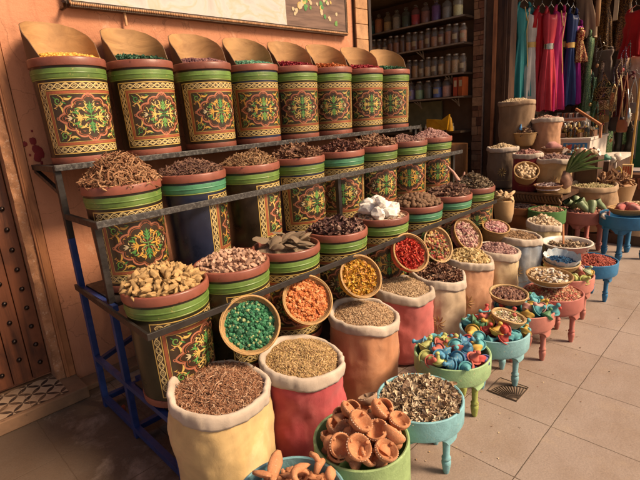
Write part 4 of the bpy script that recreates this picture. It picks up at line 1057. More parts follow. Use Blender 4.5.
cr=MB(); cr.box((-.15,-.15,0),(.15,.15,.292),DARKW); tag(cr.build('low_crate',None,(p.x+.03,p.y+.02,0),bevel=.004),'dark wooden crate under the white basin','crate')
s=MB(); s.lathe([(r_*.9,z_) for r_,z_ in [(.0001,0),(.15,0),(.17,.02),(.205,.105),(.222,.112),(.226,.118),(.220,.122),(.205,.118),(.195,.10),(.165,.03),(.0001,.02)]],56,ENA); 
bs=s.build('enamel_basin',None,(p.x,p.y,.294),smooth=60); tag(bs,'wide white enamel basin holding soap paste and a wooden spatula','basin')
heap('soap_paste',(p.x,p.y,.294+.075),.168,.015,CH+CU[:2],260,.018,islands('paste_m',[(.2,.12,.07),(.34,.24,.15),(.1,.055,.035),(.45,.33,.22)],.6),'brown lumps in the white enamel basin',cat='spice')
s=MB(); s.bar((0,0,-.03),(-.012,.01,.15),.036,FRW,.008); tag(s.build('wooden_spatula',None,(p.x-.02,p.y+.02,.42),bevel=.003),'flat wooden spatula standing upright in the white basin','spatula')

# ---------------------------------------------------------------- drain cover
p=at(508,389,z=.004); dc=MB(); DBAR=paint('drain_groove',(.06,.038,.026),.7); GR_=paint('drain_iron',(.25,.18,.135),.7,(.1,.06,.04),.2,20,.3); q=.085
dc.box((-q,-q,.0),(q,q,.005),GR_); 
for k in range(14):
    a=PI/2*k/13; L=.15
    dc.bar((-q+.03*math.cos(a),-q+.03*math.sin(a),.0075),(min(q-.005,-q+L*math.cos(a)),min(q-.005,-q+L*math.sin(a)),.0075),.0035,DBAR,.003)
for rr in (.03,.06,.15):
    pts=[(-q+rr*math.cos(PI/2*i/12),-q+rr*math.sin(PI/2*i/12),.0075) for i in range(13)]; dc.tube(pts,.0025,5,DBAR)
dc.tube([(-q+.002,-q+.002,.006),(q-.002,-q+.002,.006),(q-.002,q-.002,.006),(-q+.002,q-.002,.006),(-q+.002,-q+.002,.006)],.003,5,DBAR)
tag(dc.build('drain_cover',None,(p.x,p.y,.0)),'square patterned iron drain cover set in the paving','drain cover')

s=MB(); n=150; X=rng.uniform(.9,4.6,n); Y=rng.normal(1.02,.22,n); Y=np.where(Y<.55,.55+rng.uniform(0,.3,n),Y); M=np.zeros((n,3,4)); M[:,:,:3]=rotmats(n,.2)*(rng.uniform(.0025,.007,n))[:,None,None]; M[:,0,3]=X; M[:,1,3]=Y; M[:,2,3]=.003
s.many(*CH[0],M[:90],islands('spill_a',[(.35,.22,.12),(.2,.1,.05),(.5,.38,.25),(.3,.08,.05)],.8)); s.many(*CU[0],M[90:],s.mats[0]); tag(s.build('spilled_spice'),'crumbs of spilled spice scattered on the paving between the tubs','crumbs',kind='stuff')

# ---------------------------------------------------------------- wall picture
pc=empty('framed_picture',(0,0,0),'large framed painting with rope moulding hanging above the top drums','picture')
L_=at(70,9,y=3.06); R2=at(346.5,34.5,y=3.06); ZB=2.325; ZT=3.15; xa,xb=L_.x,R2.x
def canvas_mat():
    m,nt,b=newmat('painted_canvas'); v=coords(nt)
    c=ramp(nt,nz(nt,v,2.6,6,.55,1.6),[(.3,(.44,.36,.34)),(.44,(.54,.47,.45)),(.50,(.40,.40,.30)),(.56,(.53,.46,.44)),(.75,(.42,.31,.28))])
    c=mix(nt,c,(.45,.3,.2),ramp(nt,nz(nt,v,18,6,.7),[(.6,(0,)*3),(.8,(.5,)*3)]))
    nt.links.new(c,b.inputs['Base Color']); b.inputs['Roughness'].default_value=.45; return m
def board_mat():
    m,nt,b=newmat('painted_board'); v=coords(nt,(2,1,16))
    c=ramp(nt,nz(nt,v,2,6,.6,.5),[(.35,(.09,.045,.03)),(.6,(.18,.1,.07))])
    nt.links.new(c,b.inputs['Base Color']); b.inputs['Roughness'].default_value=.5; return m
s=MB(); s.box((xa+.02,3.05,ZB+.02),(xb-.75,3.095,ZT),canvas_mat()); s.box((xb-.75,3.05,ZB+.02),(xb-.02,3.095,ZT),board_mat()); 
for k in range(90):
    u=random.gauss(0,.5); x=xb-.45+.26*u; z=ZB+.18+random.random()*.3-.1*abs(u)
    mm=random.choice([PGRN,GOLD,PCRM,PLGR,PCRM]); r=random.uniform(.012,.03); n=7
    s.add([(x+r*random.uniform(.6,1.1)*math.cos(2*PI*i/n),3.048-.0001*k/9,z+r*random.uniform(.7,1.2)*math.sin(2*PI*i/n)) for i in range(n)],[tuple(range(n))[::-1]],mm)
s.build('painting',pc)
MOLD=paint('moulding',(.085,.05,.03),.5,(.3,.2,.12),.3,40,.4,wearamt=.6)
s=MB()
for (a,b_) in (((xa,ZB),(xb,ZB)),((xa,ZB),(xa,ZT)),((xb,ZB),(xb,ZT))):
    s.bar((a[0],3.07,a[1]),(b_[0],3.07,b_[1]),.05,MOLD,.03)
    A=Vector((a[0],3.04,a[1]));B=Vector((b_[0],3.04,b_[1])); n=int((B-A).length/.012)
    M=np.zeros((n,3,4)); 
    for i in range(n):
        P_=A.lerp(B,(i+.5)/n); M[i,:,3]=P_; M[i,0,0]=.0062;M[i,1,1]=.006;M[i,2,2]=.010; 
        M[i,0,2]=.004
    s.many(ICO0[0],ICO0[1],M,WB)
s.build('rope_moulding',pc,smooth=60)
s=MB(); q=at(64,7,y=3.05); s.tube([(q.x,3.09,q.z),(q.x,3.03,q.z),(q.x-.01,3.01,q.z+.02)],.012,8,IRON); tag(s.build('wall_hook',smooth=60),'small dark iron hook left of the framed picture','hook')
s=MB(); q=at(127,20,y=3.05); s.tube([(q.x,3.07,q.z+.05),(q.x,3.07,q.z-.03)],.009,10,WB); tag(s.build('wooden_peg',smooth=60),'short wooden peg under the picture between the first two drums','peg')

# ---------------------------------------------------------------- jar shelves
SX=6.12
js=empty('jar_shelving',(0,0,0),'dark shelving of glass jars on the wall beyond the pink wall','shelving')
shz=[2.755,2.43,2.06,1.76]; SHW=paint('shelf_black',(.06,.04,.028),.35,spec=.6); GLE=metal('shelf_edge',(.34,.30,.26),.3,.5)
for z in shz:
    s=MB(); s.box((SX-.24,3.12,z-.045),(SX+.1,4.93,z-.018),SHW); s.box((SX-.245,3.12,z-.04),(SX-.241,4.93,z-.022),GLE); s.build('shelf',js)
for z in (1.30,1.06,.7):
    s=MB(); s.box((SX-.30,3.12,z-.04),(SX+.1,4.9,z-.01),SHW if z>1.1 else DARKW); s.build('shelf',js)
for (y,z) in ((3.35,2.01),(4.0,2.01),(3.25,1.71),(3.85,1.71),(3.8,2.38)):
    s=MB()
    for q in (-.05,0,.05): s.tube([(SX-.22,y+q,z),(SX-.15,y+q*.3,z-.05),(SX-.1,y,z-.10)],.007,6,paint('pale_bracket',(.3,.24,.18),.6)); 
    s.build('bracket',js)
GLS=glass('jar_glass',(.97,.86,.72),.05,.09); LIDM=metal('jar_lid',(.45,.37,.3),.3,.6); GLID=glass('stopper_glass',(.85,.9,.88))
def jar(y,z,r,h,col,label,group,kind=0,tint=None):
    t=empty('glass_jar',(SX-.13,y,z-.016),label,'jar',group)
    s=MB(); g=tint or GLS
    pr=[(.0001,0),(r,0),(r,h*.74),(r*.82,h*.84),(r*.6,h*.88),(r*.6,h*.93)] if kind==0 else [(.0001,0),(r,0),(r,h*.70),(r*.5,h*.80),(r*.3,h*.84),(r*.3,h*.9)]
    s.lathe(pr,18,g); s.build('glass',t,smooth=60)
    s=MB(); f=random.uniform(.45,.7)
    s.lathe([(.0001,.004),(r*.93,.004),(r*.93,h*f),(.0001,h*f+.01)],16,col); s.build('filling',t,smooth=60)
    s=MB(); s.lathe([(.0001,h*.90),(r*.66,h*.90),(r*.66,h*.97),(.0001,h*.985)] if kind==0 else [(.0001,h*.88),(r*.42,h*.88),(r*.5,h*.95),(r*.3,h),(.0001,h)],14,LIDM if kind==0 else GLID); s.build('lid',t,smooth=50)
    if kind==0 and random.random()<.45:
        s=MB(); s.lathe([(r+.0012,h*.22),(r+.0014,h*.48)],8,PCRM,a0=PI*.72,a1=PI*1.22); s.build('label',t)  # cream strip added to brighten the jar in place of glints on the glass
cm={}
def cmat(n,c,e=None): 
    if n not in cm: cm[n]=islands('jarfill_'+n,[mul(c,2.6)],.6,.5,sc=70)
    return cm[n]
top=[('teal',(.02,.2,.2)),('amber',(.4,.17,.05)),('straw yellow',(.38,.28,.12)),('clear',(.3,.27,.22)),('dark green',(.02,.07,.03)),('red',(.42,.015,.04)),('rose brown',(.25,.10,.08)),('purple',(.14,.03,.22)),('smoky clear',(.22,.2,.18)),('pale yellow',(.45,.38,.22))]
for i,(n,c) in enumerate(top):
    y=4.72-i*(4.72-3.22)/9.3
    tm=glass('tint_'+n.replace(' ','_'),tuple(min(1,.50+q*.9) for q in c),.06,.18)
    jar(y,shz[0],.062,.27,cmat('t'+str(i),c),f'square shouldered bottle of {n} liquid on the top jar shelf','bottles on the top jar shelf',1,tm)
for rrow,(z,cols,nm,rw) in enumerate([(shz[1],[(.16,.055,.03),(.24,.10,.05),(.10,.04,.02),(.30,.16,.09)],'dark brown spice','second'),(shz[2],[(.28,.17,.08),(.2,.12,.06),(.34,.24,.14),(.12,.07,.04)],'tan herbs','third')]):
    for i in range(16):
        y=4.77-i*(4.77-3.19)/15
        jar(y,z,.049+.003*((i*7)%3-1),.25+.012*((i*5)%3-1),cmat(f'{rrow}{i%4}',cols[i%4]),f'clear glass jar of {nm} on the {rw} jar shelf',f'jars on the {rw} jar shelf')
bot=[('pink beads',(.42,.16,.14)),('lilac beads',(.25,.2,.38)),('green white beads',(.2,.33,.2)),('dark leaves',(.06,.06,.05)),('blue beads',(.07,.13,.5)),('rose beads',(.5,.22,.18))]
for i,(n,c) in enumerate(bot):
    y=4.16-i*.148; jar(y,shz[3],.062,.25,cmat('b'+str(i),c),f'glass jar of {n} on the lowest jar shelf','jars on the lowest jar shelf')
for i in range(2):
    y=3.25-i*.075; s=MB(); s.box((-.08,-.03,0),(.08,.03,.24),paint('box_red_'+str(i),(.34+.1*i,.05+.04*i,.025),.5)); s.box((-.0815,-.02,.12),(-.0802,.02,.2),PCRM)
    tag(s.build('spice_box',None,(SX-.14,y,shz[3]-.017),bevel=.002),('orange' if i else 'dark red')+' cardboard box at the end of the lowest jar shelf','box')
jar(4.35,shz[3],.06,.22,cmat('yy',(.45,.3,.03)),'glass jar with yellow filling behind the last hooded drum','jars on the lowest jar shelf')
# lower clutter
s=MB(); q=at(437,124,x=5.7); YB=paint('yellow_plastic',(.62,.30,.02),.4)
s.add([(0,.17,-.10),(0,-.15,-.08),(.02,-.17,.12),(.01,-.06,.05),(.0,.05,.06),(.01,.17,.07),(.03,.17,-.10),(.03,-.15,-.08),(.05,-.17,.12),(.04,-.06,.05),(.03,.05,.06),(.04,.17,.07)],[(0,5,4,3,2,1),(6,7,8,9,10,11),(0,1,7,6),(1,2,8,7),(2,3,9,8),(3,4,10,9),(4,5,11,10),(5,0,6,11)],YB)
tag(s.build('yellow_bag',None,q),'yellow plastic bag standing behind the pink brown buds','bag')
s=MB(); q=at(450,124,x=5.8); s.lathe([(.0001,0),(.045,0),(.035,.08),(.02,.17),(.0001,.2)],12,YB); tag(s.build('yellow_cone',None,(q.x,q.y,1.29),smooth=60),'small yellow cone shaped packet right of the yellow bag','packet')
s=MB(); s.box((SX+.06,3.62,1.33),(SX+.09,4.3,1.70),paint('grey_green_board',(.22,.22,.13),.7)); tag(s.build('notice_board'),'grey green board under the lowest jar shelf','board')
SILV=metal('silver',(.5,.46,.4),.25,.9)
for i in range(9):
    s=MB(); h=random.uniform(.06,.11); s.lathe([(.0001,0),(.02,0),(.022,h*.5),(.008,h*.7),(.010,h),(.0001,h)],12,SILV if i%2 else PCRM)
    tag(s.build('small_flask',None,(SX-.24,3.95-i*.085,1.291),smooth=60),'tiny pale flask in the row under the jar shelves','flask','tiny flasks under the jar shelves')
for i,(c,n_) in enumerate([((.3,.03,.025),'red'),((.04,.12,.16),'blue'),((.38,.2,.1),'tan')]):
    s=MB(); s.box((-.12,-.13,0),(.12,.13,.03),paint('booklet_'+n_,mul(c,1.6),.4)); s.box((-.121,-.1,.031),(.08,.1,.033),PBLK); tag(s.build('booklet',None,(SX-.2,4.0-i*.33,1.052),(0,-.1,0)),f'{n_} picture booklet lying on the shelf below the flasks','booklet')
s=MB(); s.lathe([(.0001,0),(.2,0),(.22,.1),(.22,.5),(.0001,.52)],26,wood('drum_wood',(.22,.09,.035),(.09,.035,.015),(5,5,1.5),.45)); tag(s.build('wooden_barrel',None,(5.75,2.97+.25,.62),smooth=40),'brown wooden barrel at the foot of the brick pier','barrel')
for i in range(3):
    s=MB(); s.box((-.03,-.05,0),(.03,.05,.09+.05*(i==2)),paint('gold_box_'+str(i),(.38,.26,.11),.5)); tag(s.build('small_box',None,(5.72,3.83-i*.17,.80 if i<2 else .72)),['pale square box left of its twin behind the rail end','pale square box right of its twin behind the rail end','taller tan box beside the wooden barrel'][i],'box')
s=MB(); s.box((5.6,3.45,.0),(6.0,4.6,.72),DARKW); tag(s.build('cabinet'),'dark cabinet below the booklets','cabinet')

# ---------------------------------------------------------------- bench with sacks and goods beyond the rack
bn=empty('woven_bench',(0,0,0),'low dark wooden bench with a woven edge carrying three sacks','bench')
s=MB(); s.box((5.12,1.58,.575),(5.72,2.85,.615),DARKW); s.build('seat',bn)
s=MB()
for i in range(39): 
    y=1.59+i*.032; s.tube([(5.10,y,.56),(5.095,y+.014,.585),(5.10,y+.028,.615)],.014,6,wood('cane',(.20,.1,.045),(.1,.045,.02)) if i==0 else s.mats[0])
s.tube([(5.115,1.58,.63),(5.115,2.85,.63)],.02,8,s.mats[0]); s.tube([(5.115,1.58,.555),(5.115,2.85,.555)],.018,8,s.mats[0])
s.build('woven_edge',bn,smooth=60)
for (x,y) in ((5.15,1.63),(5.15,2.8),(5.68,1.63),(5.68,2.8),(5.15,2.1)):
    s=MB(); s.box((x-.025,y-.025,0),(x+.025,y+.025,.574),DARKW); s.build('leg',bn)
s=MB(); s.box((5.80,1.75,0),(6.09,2.6,.95),DARKW); tag(s.build('display_step'),'dark stepped stand behind the bench carrying the tall sack','display stand')
GRB=cloth('grey_brown_cloth',(.19,.13,.09)); DRD=cloth('dark_red_cloth',(.26,.035,.04)); OCH=cloth('ochre_cloth',(.40,.26,.13)); BRL=cloth('burlap',(.24,.15,.09)); PCH=cloth('peach_sack_cloth',(.46,.24,.14)); TAN=cloth('tan_cloth',(.33,.2,.11))
def bsack(px,py,x,R,h,mt,lb,g,cuff=.05,zb=.618,mo=None,cm_=None):
    p=at(px,py,x=x); h2=p.z-zb; sack(0,0,h2,R,mt,lb,g,loc=(p.x,p.y,zb),cuff=cuff,motif=mo,cuffmat=cm_); return p
GS='sacks standing on the bench beyond the rack'
a1=bsack(503,147,5.48,.17,0,GRB,'grey brown sack with faded gold motif, left on the bench',GS,mo=(GOLD,0)); a2=bsack(528,153,5.32,.155,0,DRD,'dark red sack with gold motif in the middle of the bench',GS,mo=(GOLD,0)); a3=bsack(555,158,5.32,.18,0,OCH,'ochre sack with small dark motif, right on the bench',GS,mo=(BTH,0))
for (p,R,nm,cols,lb) in ((a1,.15,'light_seeds',[(.4,.28,.17),(.48,.36,.22)],'tan seeds in the grey brown bench sack'),(a2,.135,'red_buds',[(.3,.13,.1),(.4,.2,.17),(.2,.08,.07)],'reddish buds in the dark red bench sack'),(a3,.16,'dark_flowers',[(.15,.07,.06),(.25,.14,.12)],'dark flowers in the ochre bench sack')):
    heap(nm,(p.x,p.y,p.z-.02),R,.045,PB,420,.013,islands(nm+'_m',cols,.7),lb)
p=bsack(517,101,5.93,.205,0,BRL,'big burlap sack standing highest in front of the dresses',None,zb=.952,cm_=cloth('burlap_cuff',(.34,.23,.15))); heap('pale_grain',(p.x,p.y,p.z-.02),.185,.04,PB,420,.014,islands('pale_grain_m',[(.42,.3,.18),(.5,.38,.25)],.7),'pale grain in the big burlap sack')
p=bsack(547,118,6.0,.165,0,PCH,'peach sack left of the perfume bottles',None,zb=.952); heap('brown_flowers',(p.x,p.y,p.z-.02),.145,.03,PB,250,.015,islands('bf_m',[(.3,.15,.12),(.4,.24,.18)],.7),'brown flowers in the peach sack')
# handled basket on the step
p=at(525,141,x=5.78); ob=basket((p.x,p.y,p.z-.06),.13,.15,'woven basket with a blue bottle, wedged above the bench sacks',None,None,flare=.6)
heap('basket_bundle',(p.x,p.y,p.z+.05),.115,.06,CU,140,.035,islands('bundle_m',[(.22,.12,.08),(.34,.22,.14),(.12,.06,.04)],.8),'brown bundles in the woven basket above the bench sacks')
s=MB(); s.lathe([(.0001,0),(.02,0),(.02,.07),(.008,.09),(.008,.11),(.0001,.11)],12,paint('blue_plastic',(.05,.2,.42),.3)); tag(s.build('blue_bottle',None,(p.x-.03,p.y+.05,p.z+.09),(0,.1,0),smooth=50),'small blue bottle sticking out of the woven basket','bottle')
s=MB(); s.tube([(.0,-.06+.12*i/10*1,.06*math.sin(PI*i/10)) for i in range(11)],.006,6,STR); s.build('handle',ob,(0.0,0,.155))
p=at(553,149,x=5.35); p=at(553,148,x=5.62)
basket((p.x,p.y,p.z-.05),.12,.05,'shallow bowl of wrapped pink cloth behind the ochre sack',None,None,wood('bowl_wood',(.2,.09,.05),(.1,.04,.02)),'wooden_bowl','bowl',.5)
PNC=cloth('pink_wrap',(.45,.2,.18))
s=MB(); V,F=T_lump(8,1,.35,(.11,.075,.05)); s.add(V,F,PNC); tag(s.build('cloth_wrap',None,(p.x,p.y,p.z+.02),smooth=180),'crumpled pink cloth in the shallow wooden bowl','cloth')
# tilted basket of pale bulbs hanging in front of the bench
p=at(525,172,x=5.0); basket(p-Vector((-.02,-.01,.07)),.125,.12,'tilted woven basket of pale bulbs in front of the dark red sack',None,facing(-.55,-.35,.75),STR,flare=.75)
PB_=paint('pale_bulb',(.5,.36,.22),.6,(.4,.26,.14),.15,30,.3)
eq=Vector((-.55,-.35,.75)).to_track_quat('Z','Y'); bc=p+Vector((-.045,-.027,.015)); bm_=meshes_of('pale_bulb',[T_lump(i+130,1,.2,(1,.7,.6)) for i in range(4)],PB_)
heap('bulb_bed',bc-eq@Vector((0,0,.03)),.105,.01,LU,90,.022,PB_,'small pale bulbs beneath the larger ones in the tilted basket',rot=eq.to_euler(),cat='bulbs',smooth=60)
for k in range(24):
    r=.088*math.sqrt((k+.5)/24); a=k*2.4
    o=link('pale_bulb',random.choice(bm_),None,bc+eq@Vector((r*math.cos(a),r*math.sin(a),.012*random.random())),(random.random()*3,random.random()*3,random.random()*6)); o.scale=(.028,)*3; tag(o,'pale bulb in the tilted basket on the bench edge','bulb','bulbs in the tilted basket')
p=at(548,186,x=5.0); basket((p.x,p.y,p.z-.045),.135,.05,'brown wooden bowl of dark and white shells below the ochre sack',None,None,wood('bowl_wood2',(.26,.12,.06),(.12,.05,.025)),'wooden_bowl','bowl',.45)
heap('dark_shells',(p.x,p.y,p.z-.006),.115,.015,CH,130,.02,islands('dsh_m',[(.12,.06,.06),(.5,.4,.38),(.2,.1,.08)],.5),'dark and white shells in the brown wooden bowl',cat='shells')
OP=paint('terracotta_pot',(.46,.17,.06),.7); FG=paint('forest_green_paint',(.07,.20,.06),.55,(.12,.26,.1),.15,12,.2); 
p=at(521,206,x=4.9); s=MB(); pt=empty('flower_pot',(p.x,p.y,p.z-.24),'orange terracotta pot behind the blue grey sack','pot'); s.lathe([(.0001,0),(.11,0),(.14,.17),(.135,.17),(.1,.02)],36,OP); s.build('pot_body',pt,smooth=50); s=MB(); s.lathe([(.135,.17),(.155,.172),(.16,.24),(.148,.24),(.14,.2)],36,OP); s.build('pot_rim',pt,smooth=50)
s=MB(); s.box((4.66,1.52,0),(5.06,2.3,p.z-.245),DARKW); tag(s.build('plinth_box'),'low dark box under the orange pot and green tub','plinth')
heap('dark_soil',(p.x,p.y,p.z-.02),.14,.02,PB,120,.016,islands('soil_m',[(.1,.05,.04),(.2,.12,.09)],.9),'dark crumbs in the orange pot',cat='spice')
p=at(547,209,x=4.8); TUB[10]=tub((p.x,p.y),.175,p.z,FG,'forest green tub under the wooden bowl of shells',group=None,legs=False,zb=p.z-.13); heap('nut_shells',(p.x,p.y,p.z-.02),.16,.02,CH,160,.02,islands('ns_m',[(.25,.13,.08),(.35,.2,.12)],.7),'brown nut shells in the forest green tub')
p=at(584,209,x=5.45); TUB[11]=tub((p.x,p.y),.245,p.z,PKP2,'large dusty pink footed tub of green aloe leaves',group='large footed tubs at the far end',legr=.17,ring=.12,ls=1.5); ptal=p
ALO=paint('aloe_leaf',(.17,.23,.12),.4,(.3,.3,.16),.3,18,.2,wearamt=.6)
heap('clove_bed',(p.x,p.y,p.z-.02),.225,.02,PB,300,.014,islands('cb_m',[(.35,.13,.1),(.42,.2,.15)],.7),'reddish grains under the aloe leaves')
for k,(dx,dy,an) in enumerate([(-.02,.12,.3),(-.1,.08,1.2),(-.12,-.02,.2),(-.08,-.1,-.4),(.02,-.14,.6),(.05,.02,.9),(.08,.12,0)]):
    s=MB(); s.tube([(-.06,0,-.03),(-.03,0,.01),(.01,0,.045),(.03,.01,.075),(.035,.01,.085)],[.022,.032,.040,.044,.041],9,ALO,cap=False); o=s.build('aloe_leaf',None,(p.x+dx,p.y+dy,p.z+.02),(.2*k-.6,0,an*2+1),smooth=60)
    tag(o,'thick green folded leaf lying in the dusty pink tub','leaf','green leaves in the dusty pink tub')
p=at(627,213,x=5.35); TUB[12]=tub((p.x,p.y),.235,p.z,TQ,'large blue footed tub with wrapped cloths at the right edge',group='large footed tubs at the far end',legr=.17,ring=.12,ls=1.5)
b=basket((p.x,p.y,p.z-.01),.17,.06,'round basket of folded red cloth on the blue tub',None,None,STR)
RC=cloth('red_pink_cloth',(.38,.10,.09),(.5,.28,.26))
for k,(dx,dy,st) in enumerate([(-.03,.05,(.11,.05,.045)),(.0,-.05,(.10,.05,.04)),(.03,.0,(.09,.06,.06))]):
    s=MB(); V,F=T_lump(k+20,1,.3,st); s.add(V,F,RC if k!=1 else PNC); tag(s.build('folded_cloth',None,(p.x+dx,p.y+dy,p.z+.055),(0,0,.8*k),smooth=180),['dark red folded cloth at the left of the round basket','pale pink folded cloth at the right of the round basket','red folded cloth on top in the round basket'][k],'cloth')
s=MB(); V,F=T_lump(60,1,.4,(.05,.035,.03)); s.add(V,F,paint('white_flower',(.6,.55,.5),.6)); tag(s.build('white_bundle',None,at(604,216,x=5.2),smooth=180),'small white bundle between the green leaves and the blue tub','bundle')
# wide sack, root ball plant
pW=at(593,184,x=5.95); sack(0,0,pW.z-.1,.26,TAN,'wide slumped tan sack behind the green leaves',None,loc=(pW.x,pW.y,.1),cuff=.06,cuffmat=cloth('tan_cuff',(.36,.24,.15)))
s=MB(); s.box((pW.x-.2,pW.y-.2,0),(pW.x+.2,pW.y+.2,.098),DARKW); tag(s.build('pallet'),'low dark pallet under the wide tan sack','pallet')
heap('green_tan_seeds',(pW.x,pW.y,pW.z-.04),.235,.02,PB,420,.013,islands('gts_m',[(.4,.32,.17),(.34,.3,.14),(.28,.2,.1)],.7),'greenish tan seeds in the wide slumped sack')
p=at(566,178,x=5.1); pl_=empty('bulb_plant',(p.x,p.y,p.z-.02),'uprooted plant with a bulb and fan of long green leaves','plant')
s=MB(); V,F=T_lump(3,1,.25,(.055,.055,.085)); s.add(V,F,paint('bulb_skin',(.36,.2,.14),.8,(.5,.38,.3),.3,30,.6)); s.build('bulb',pl_,smooth=180)
LF=paint('long_leaf',(.07,.12,.03),.45,(.12,.17,.05),.3,14,.2)
s=MB()
for k in range(15):
    t=k/14; an=R_(-20-100*t)      # fan in the plane facing the camera, swinging to the right
    hd=Vector((.42*.9,-.9*.7,0)).normalized() # image-right direction
    up=Vector((0,0,1)); L=random.uniform(.26,.38)
    e=R_(80-62*t); pts=[]; w0=.011
    for q in range(8):
        u=q/7; d=hd*math.cos(e)*L*u+up*(math.sin(e)*L*u-.10*u*u*(1-.3*t))+Vector((-.05*math.sin(k*2.1)*u,0,0)); pts.append(d+Vector((0,0,.07)))
    s.tube(pts,[.006+w0*math.sin(PI*min(.98,.1+.9*q/7)) for q in range(8)],5,LF)
s.build('leaves',pl_,smooth=60)
# basket of brown sticks, cone of cloth with dish
p=at(612,183,x=6.3); 
s=MB(); s.lathe([(.0001,0),(.2,0),(.25,.26),(.24,.26),(.19,.02)],40,cloth('brown_tub_cloth',(.30,.17,.08))); tag(s.build('hessian_tub',None,(p.x,p.y,p.z-.27),smooth=60),'brown hessian tub of dry sticks in front of the white table','tub')
s=MB(); s.box((p.x-.18,p.y-.18,0),(p.x+.18,p.y+.18,p.z-.272),DARKW); tag(s.build('block'),'dark block under the hessian tub','block')
heap('dry_sticks',(p.x,p.y,p.z-.01),.22,.04,STK,170,.065,islands('ds_m',[(.25,.12,.06),(.35,.19,.1),(.15,.07,.04)],.8),'upright dry brown sticks in the hessian tub',flat=1.2,cat='sticks')
p=at(636,212,x=6.0); s=MB(); s.lathe([(.24,0),(.2,.10),(.12,.2),(.07,.25),(.0001,.26)],34,BRL,lambda r,z,a:(r*(1+.05*ang_noise(a,2,3)),z)); co=s.build('cloth_cone',None,(p.x,p.y,p.z-.22),smooth=180); tag(co,'cone shaped heap wrapped in burlap behind the blue tub','heap')
s=MB(); s.box((p.x-.2,p.y-.2,0),(p.x+.2,p.y+.2,p.z-.221),DARKW); tag(s.build('block'),'dark block under the burlap cone','block')
basket((p.x,p.y,p.z+.045),.13,.045,'straw dish of pale grains balanced on the burlap cone',None,None,STRL); heap('pale_grains',(p.x,p.y,p.z+.08),.115,.015,PB,120,.014,islands('pg_m',[(.45,.3,.18),(.52,.38,.25)],.7),'pale grains in the dish on the burlap cone')

# ---------------------------------------------------------------- tables, perfume bottles, disc racks
WCL=cloth('white_table_cloth',(.55,.48,.42),var=.1)
tb=empty('perfume_table',(0,0,0),'white table covered with small perfume bottles','table')
s=MB(); s.box((6.35,1.68,1.10),(7.15,2.5,1.13),WCL); s.build('top',tb,bevel=.004)
s=MB(); s.box((6.36,1.69,.0),(6.40,2.49,1.098),WCL); s.box((6.401,1.69,.0),(7.1,1.73,1.098),WCL); s.build('skirt',tb)
BLB=paint('blue_label',(.03,.22,.50),.5); RBN=paint('orange_band',(.58,.26,.15),.5)
s=MB(); s.box((6.352,1.72,.98),(6.3585,1.99,1.07),BLB)
for k in range(5): s.box((6.348,1.745+k*.048,1.0+.004*(k%2)),(6.3515,1.765+k*.048,1.055),PCRM)
s.build('blue_sign',tb)
hmx=[paint('gift_%d'%k,c,.45) for k,c in enumerate([(.5,.42,.3),(.4,.08,.05),(.5,.3,.08),(.1,.2,.3),(.55,.5,.45),(.2,.1,.06)])]
PG1=[glass('perfume_glass_'+n,c,.05) for n,c in (('amber',(.9,.6,.3)),('clear',(.9,.88,.8)),('green',(.7,.8,.55)))]
for i in range(48):
    t=empty('perfume_bottle',(6.42+random.random()*.45,1.74+random.random()*.68,1.131),'small glass perfume bottle standing on the white table','perfume bottle','perfume bottles on the white table')
    h=random.uniform(.11,.19); r=random.uniform(.02,.033); mt=random.choice(PG1); s=MB(); s.lathe([(.0001,0),(r,0),(r,h*.55),(r*.35,h*.68),(r*.35,h*.76)],12,mt); s.build('flask',t,smooth=50)
    s=MB(); s.lathe([(.0001,h*.77),(r*.5,h*.77),(r*.42,h*.92),(r*.15,h),(.0001,h)],10,random.choice([GOLD,SILV,PCRM])); s.build('stopper',t,smooth=50)
# disc racks stepped above
for row,(x,z,y0_,y1_) in enumerate([(6.9,1.36,1.9,2.75),(6.65,1.25,1.85,2.2)]):
    t=empty('disc_rack',(0,0,0),['long upper rack of disc cases below the dresses','short lower rack of disc cases right of the peach sack'][row],'rack','disc racks below the dresses')
    s=MB(); s.box((x-.02,y0_,z-.18),(x+.2,y1_,z),WCL); s.box((x-.025,y0_,z-.07),(x-.0205,y1_,z-.012),RBN); s.build('tray',t)
    n=int((y1_-y0_)/.022)
    m_=islands('disc_cases_%d'%row,[(.5,.42,.35),(.12,.08,.07),(.4,.12,.06),(.25,.22,.2),(.55,.5,.45),(.08,.06,.05)],.3); s=MB()
    for k in range(n):
        y=y0_+.011+k*.022; s.box((x,y-.008,z+.001),(x+.14,y+.007,z+random.uniform(.055,.075)),m_)
    s.build('disc_cases',t)
s=MB(); s.box((6.62,1.76,.0),(7.15,1.9,1.07),DARKW); s.box((6.62,1.86,1.131),(7.12,2.78,1.179),DARKW); s.box((6.5,2.51,0),(7.1,2.78,1.07),DARKW); tag(s.build('display_counter'),'dark counter supporting the disc racks','counter')
for k in range(30):
    o=bpy.data.objects.new('gift_box',bpy.data.meshes.new('t')); C.objects.link(o)
    s=MB(); a_,b_,c_=random.uniform(.02,.045),random.uniform(.02,.05),random.uniform(.03,.09); s.box((-a_,-b_,0),(a_,b_,c_),hmx[k%6]); o.data=s.mesh('gift_box'); o.location=(random.uniform(6.42,7.1),random.uniform(1.72,2.4),1.1315); o.rotation_euler=(0,0,random.random()*3); tag(o,'tiny coloured box standing among the perfume bottles','box','tiny boxes among the perfume bottles')
# leaning wooden rail
s=MB(); A=at(576,109,x=6.75);B=at(601,125,x=6.55);Cc=at(600,138,x=6.5); s.bar(A,B,.03,FRW); s.bar(B,Cc,.03,FRW); tag(s.build('wooden_rail',bevel=.004),'thin wooden rail bent down beside the disc racks','rail')
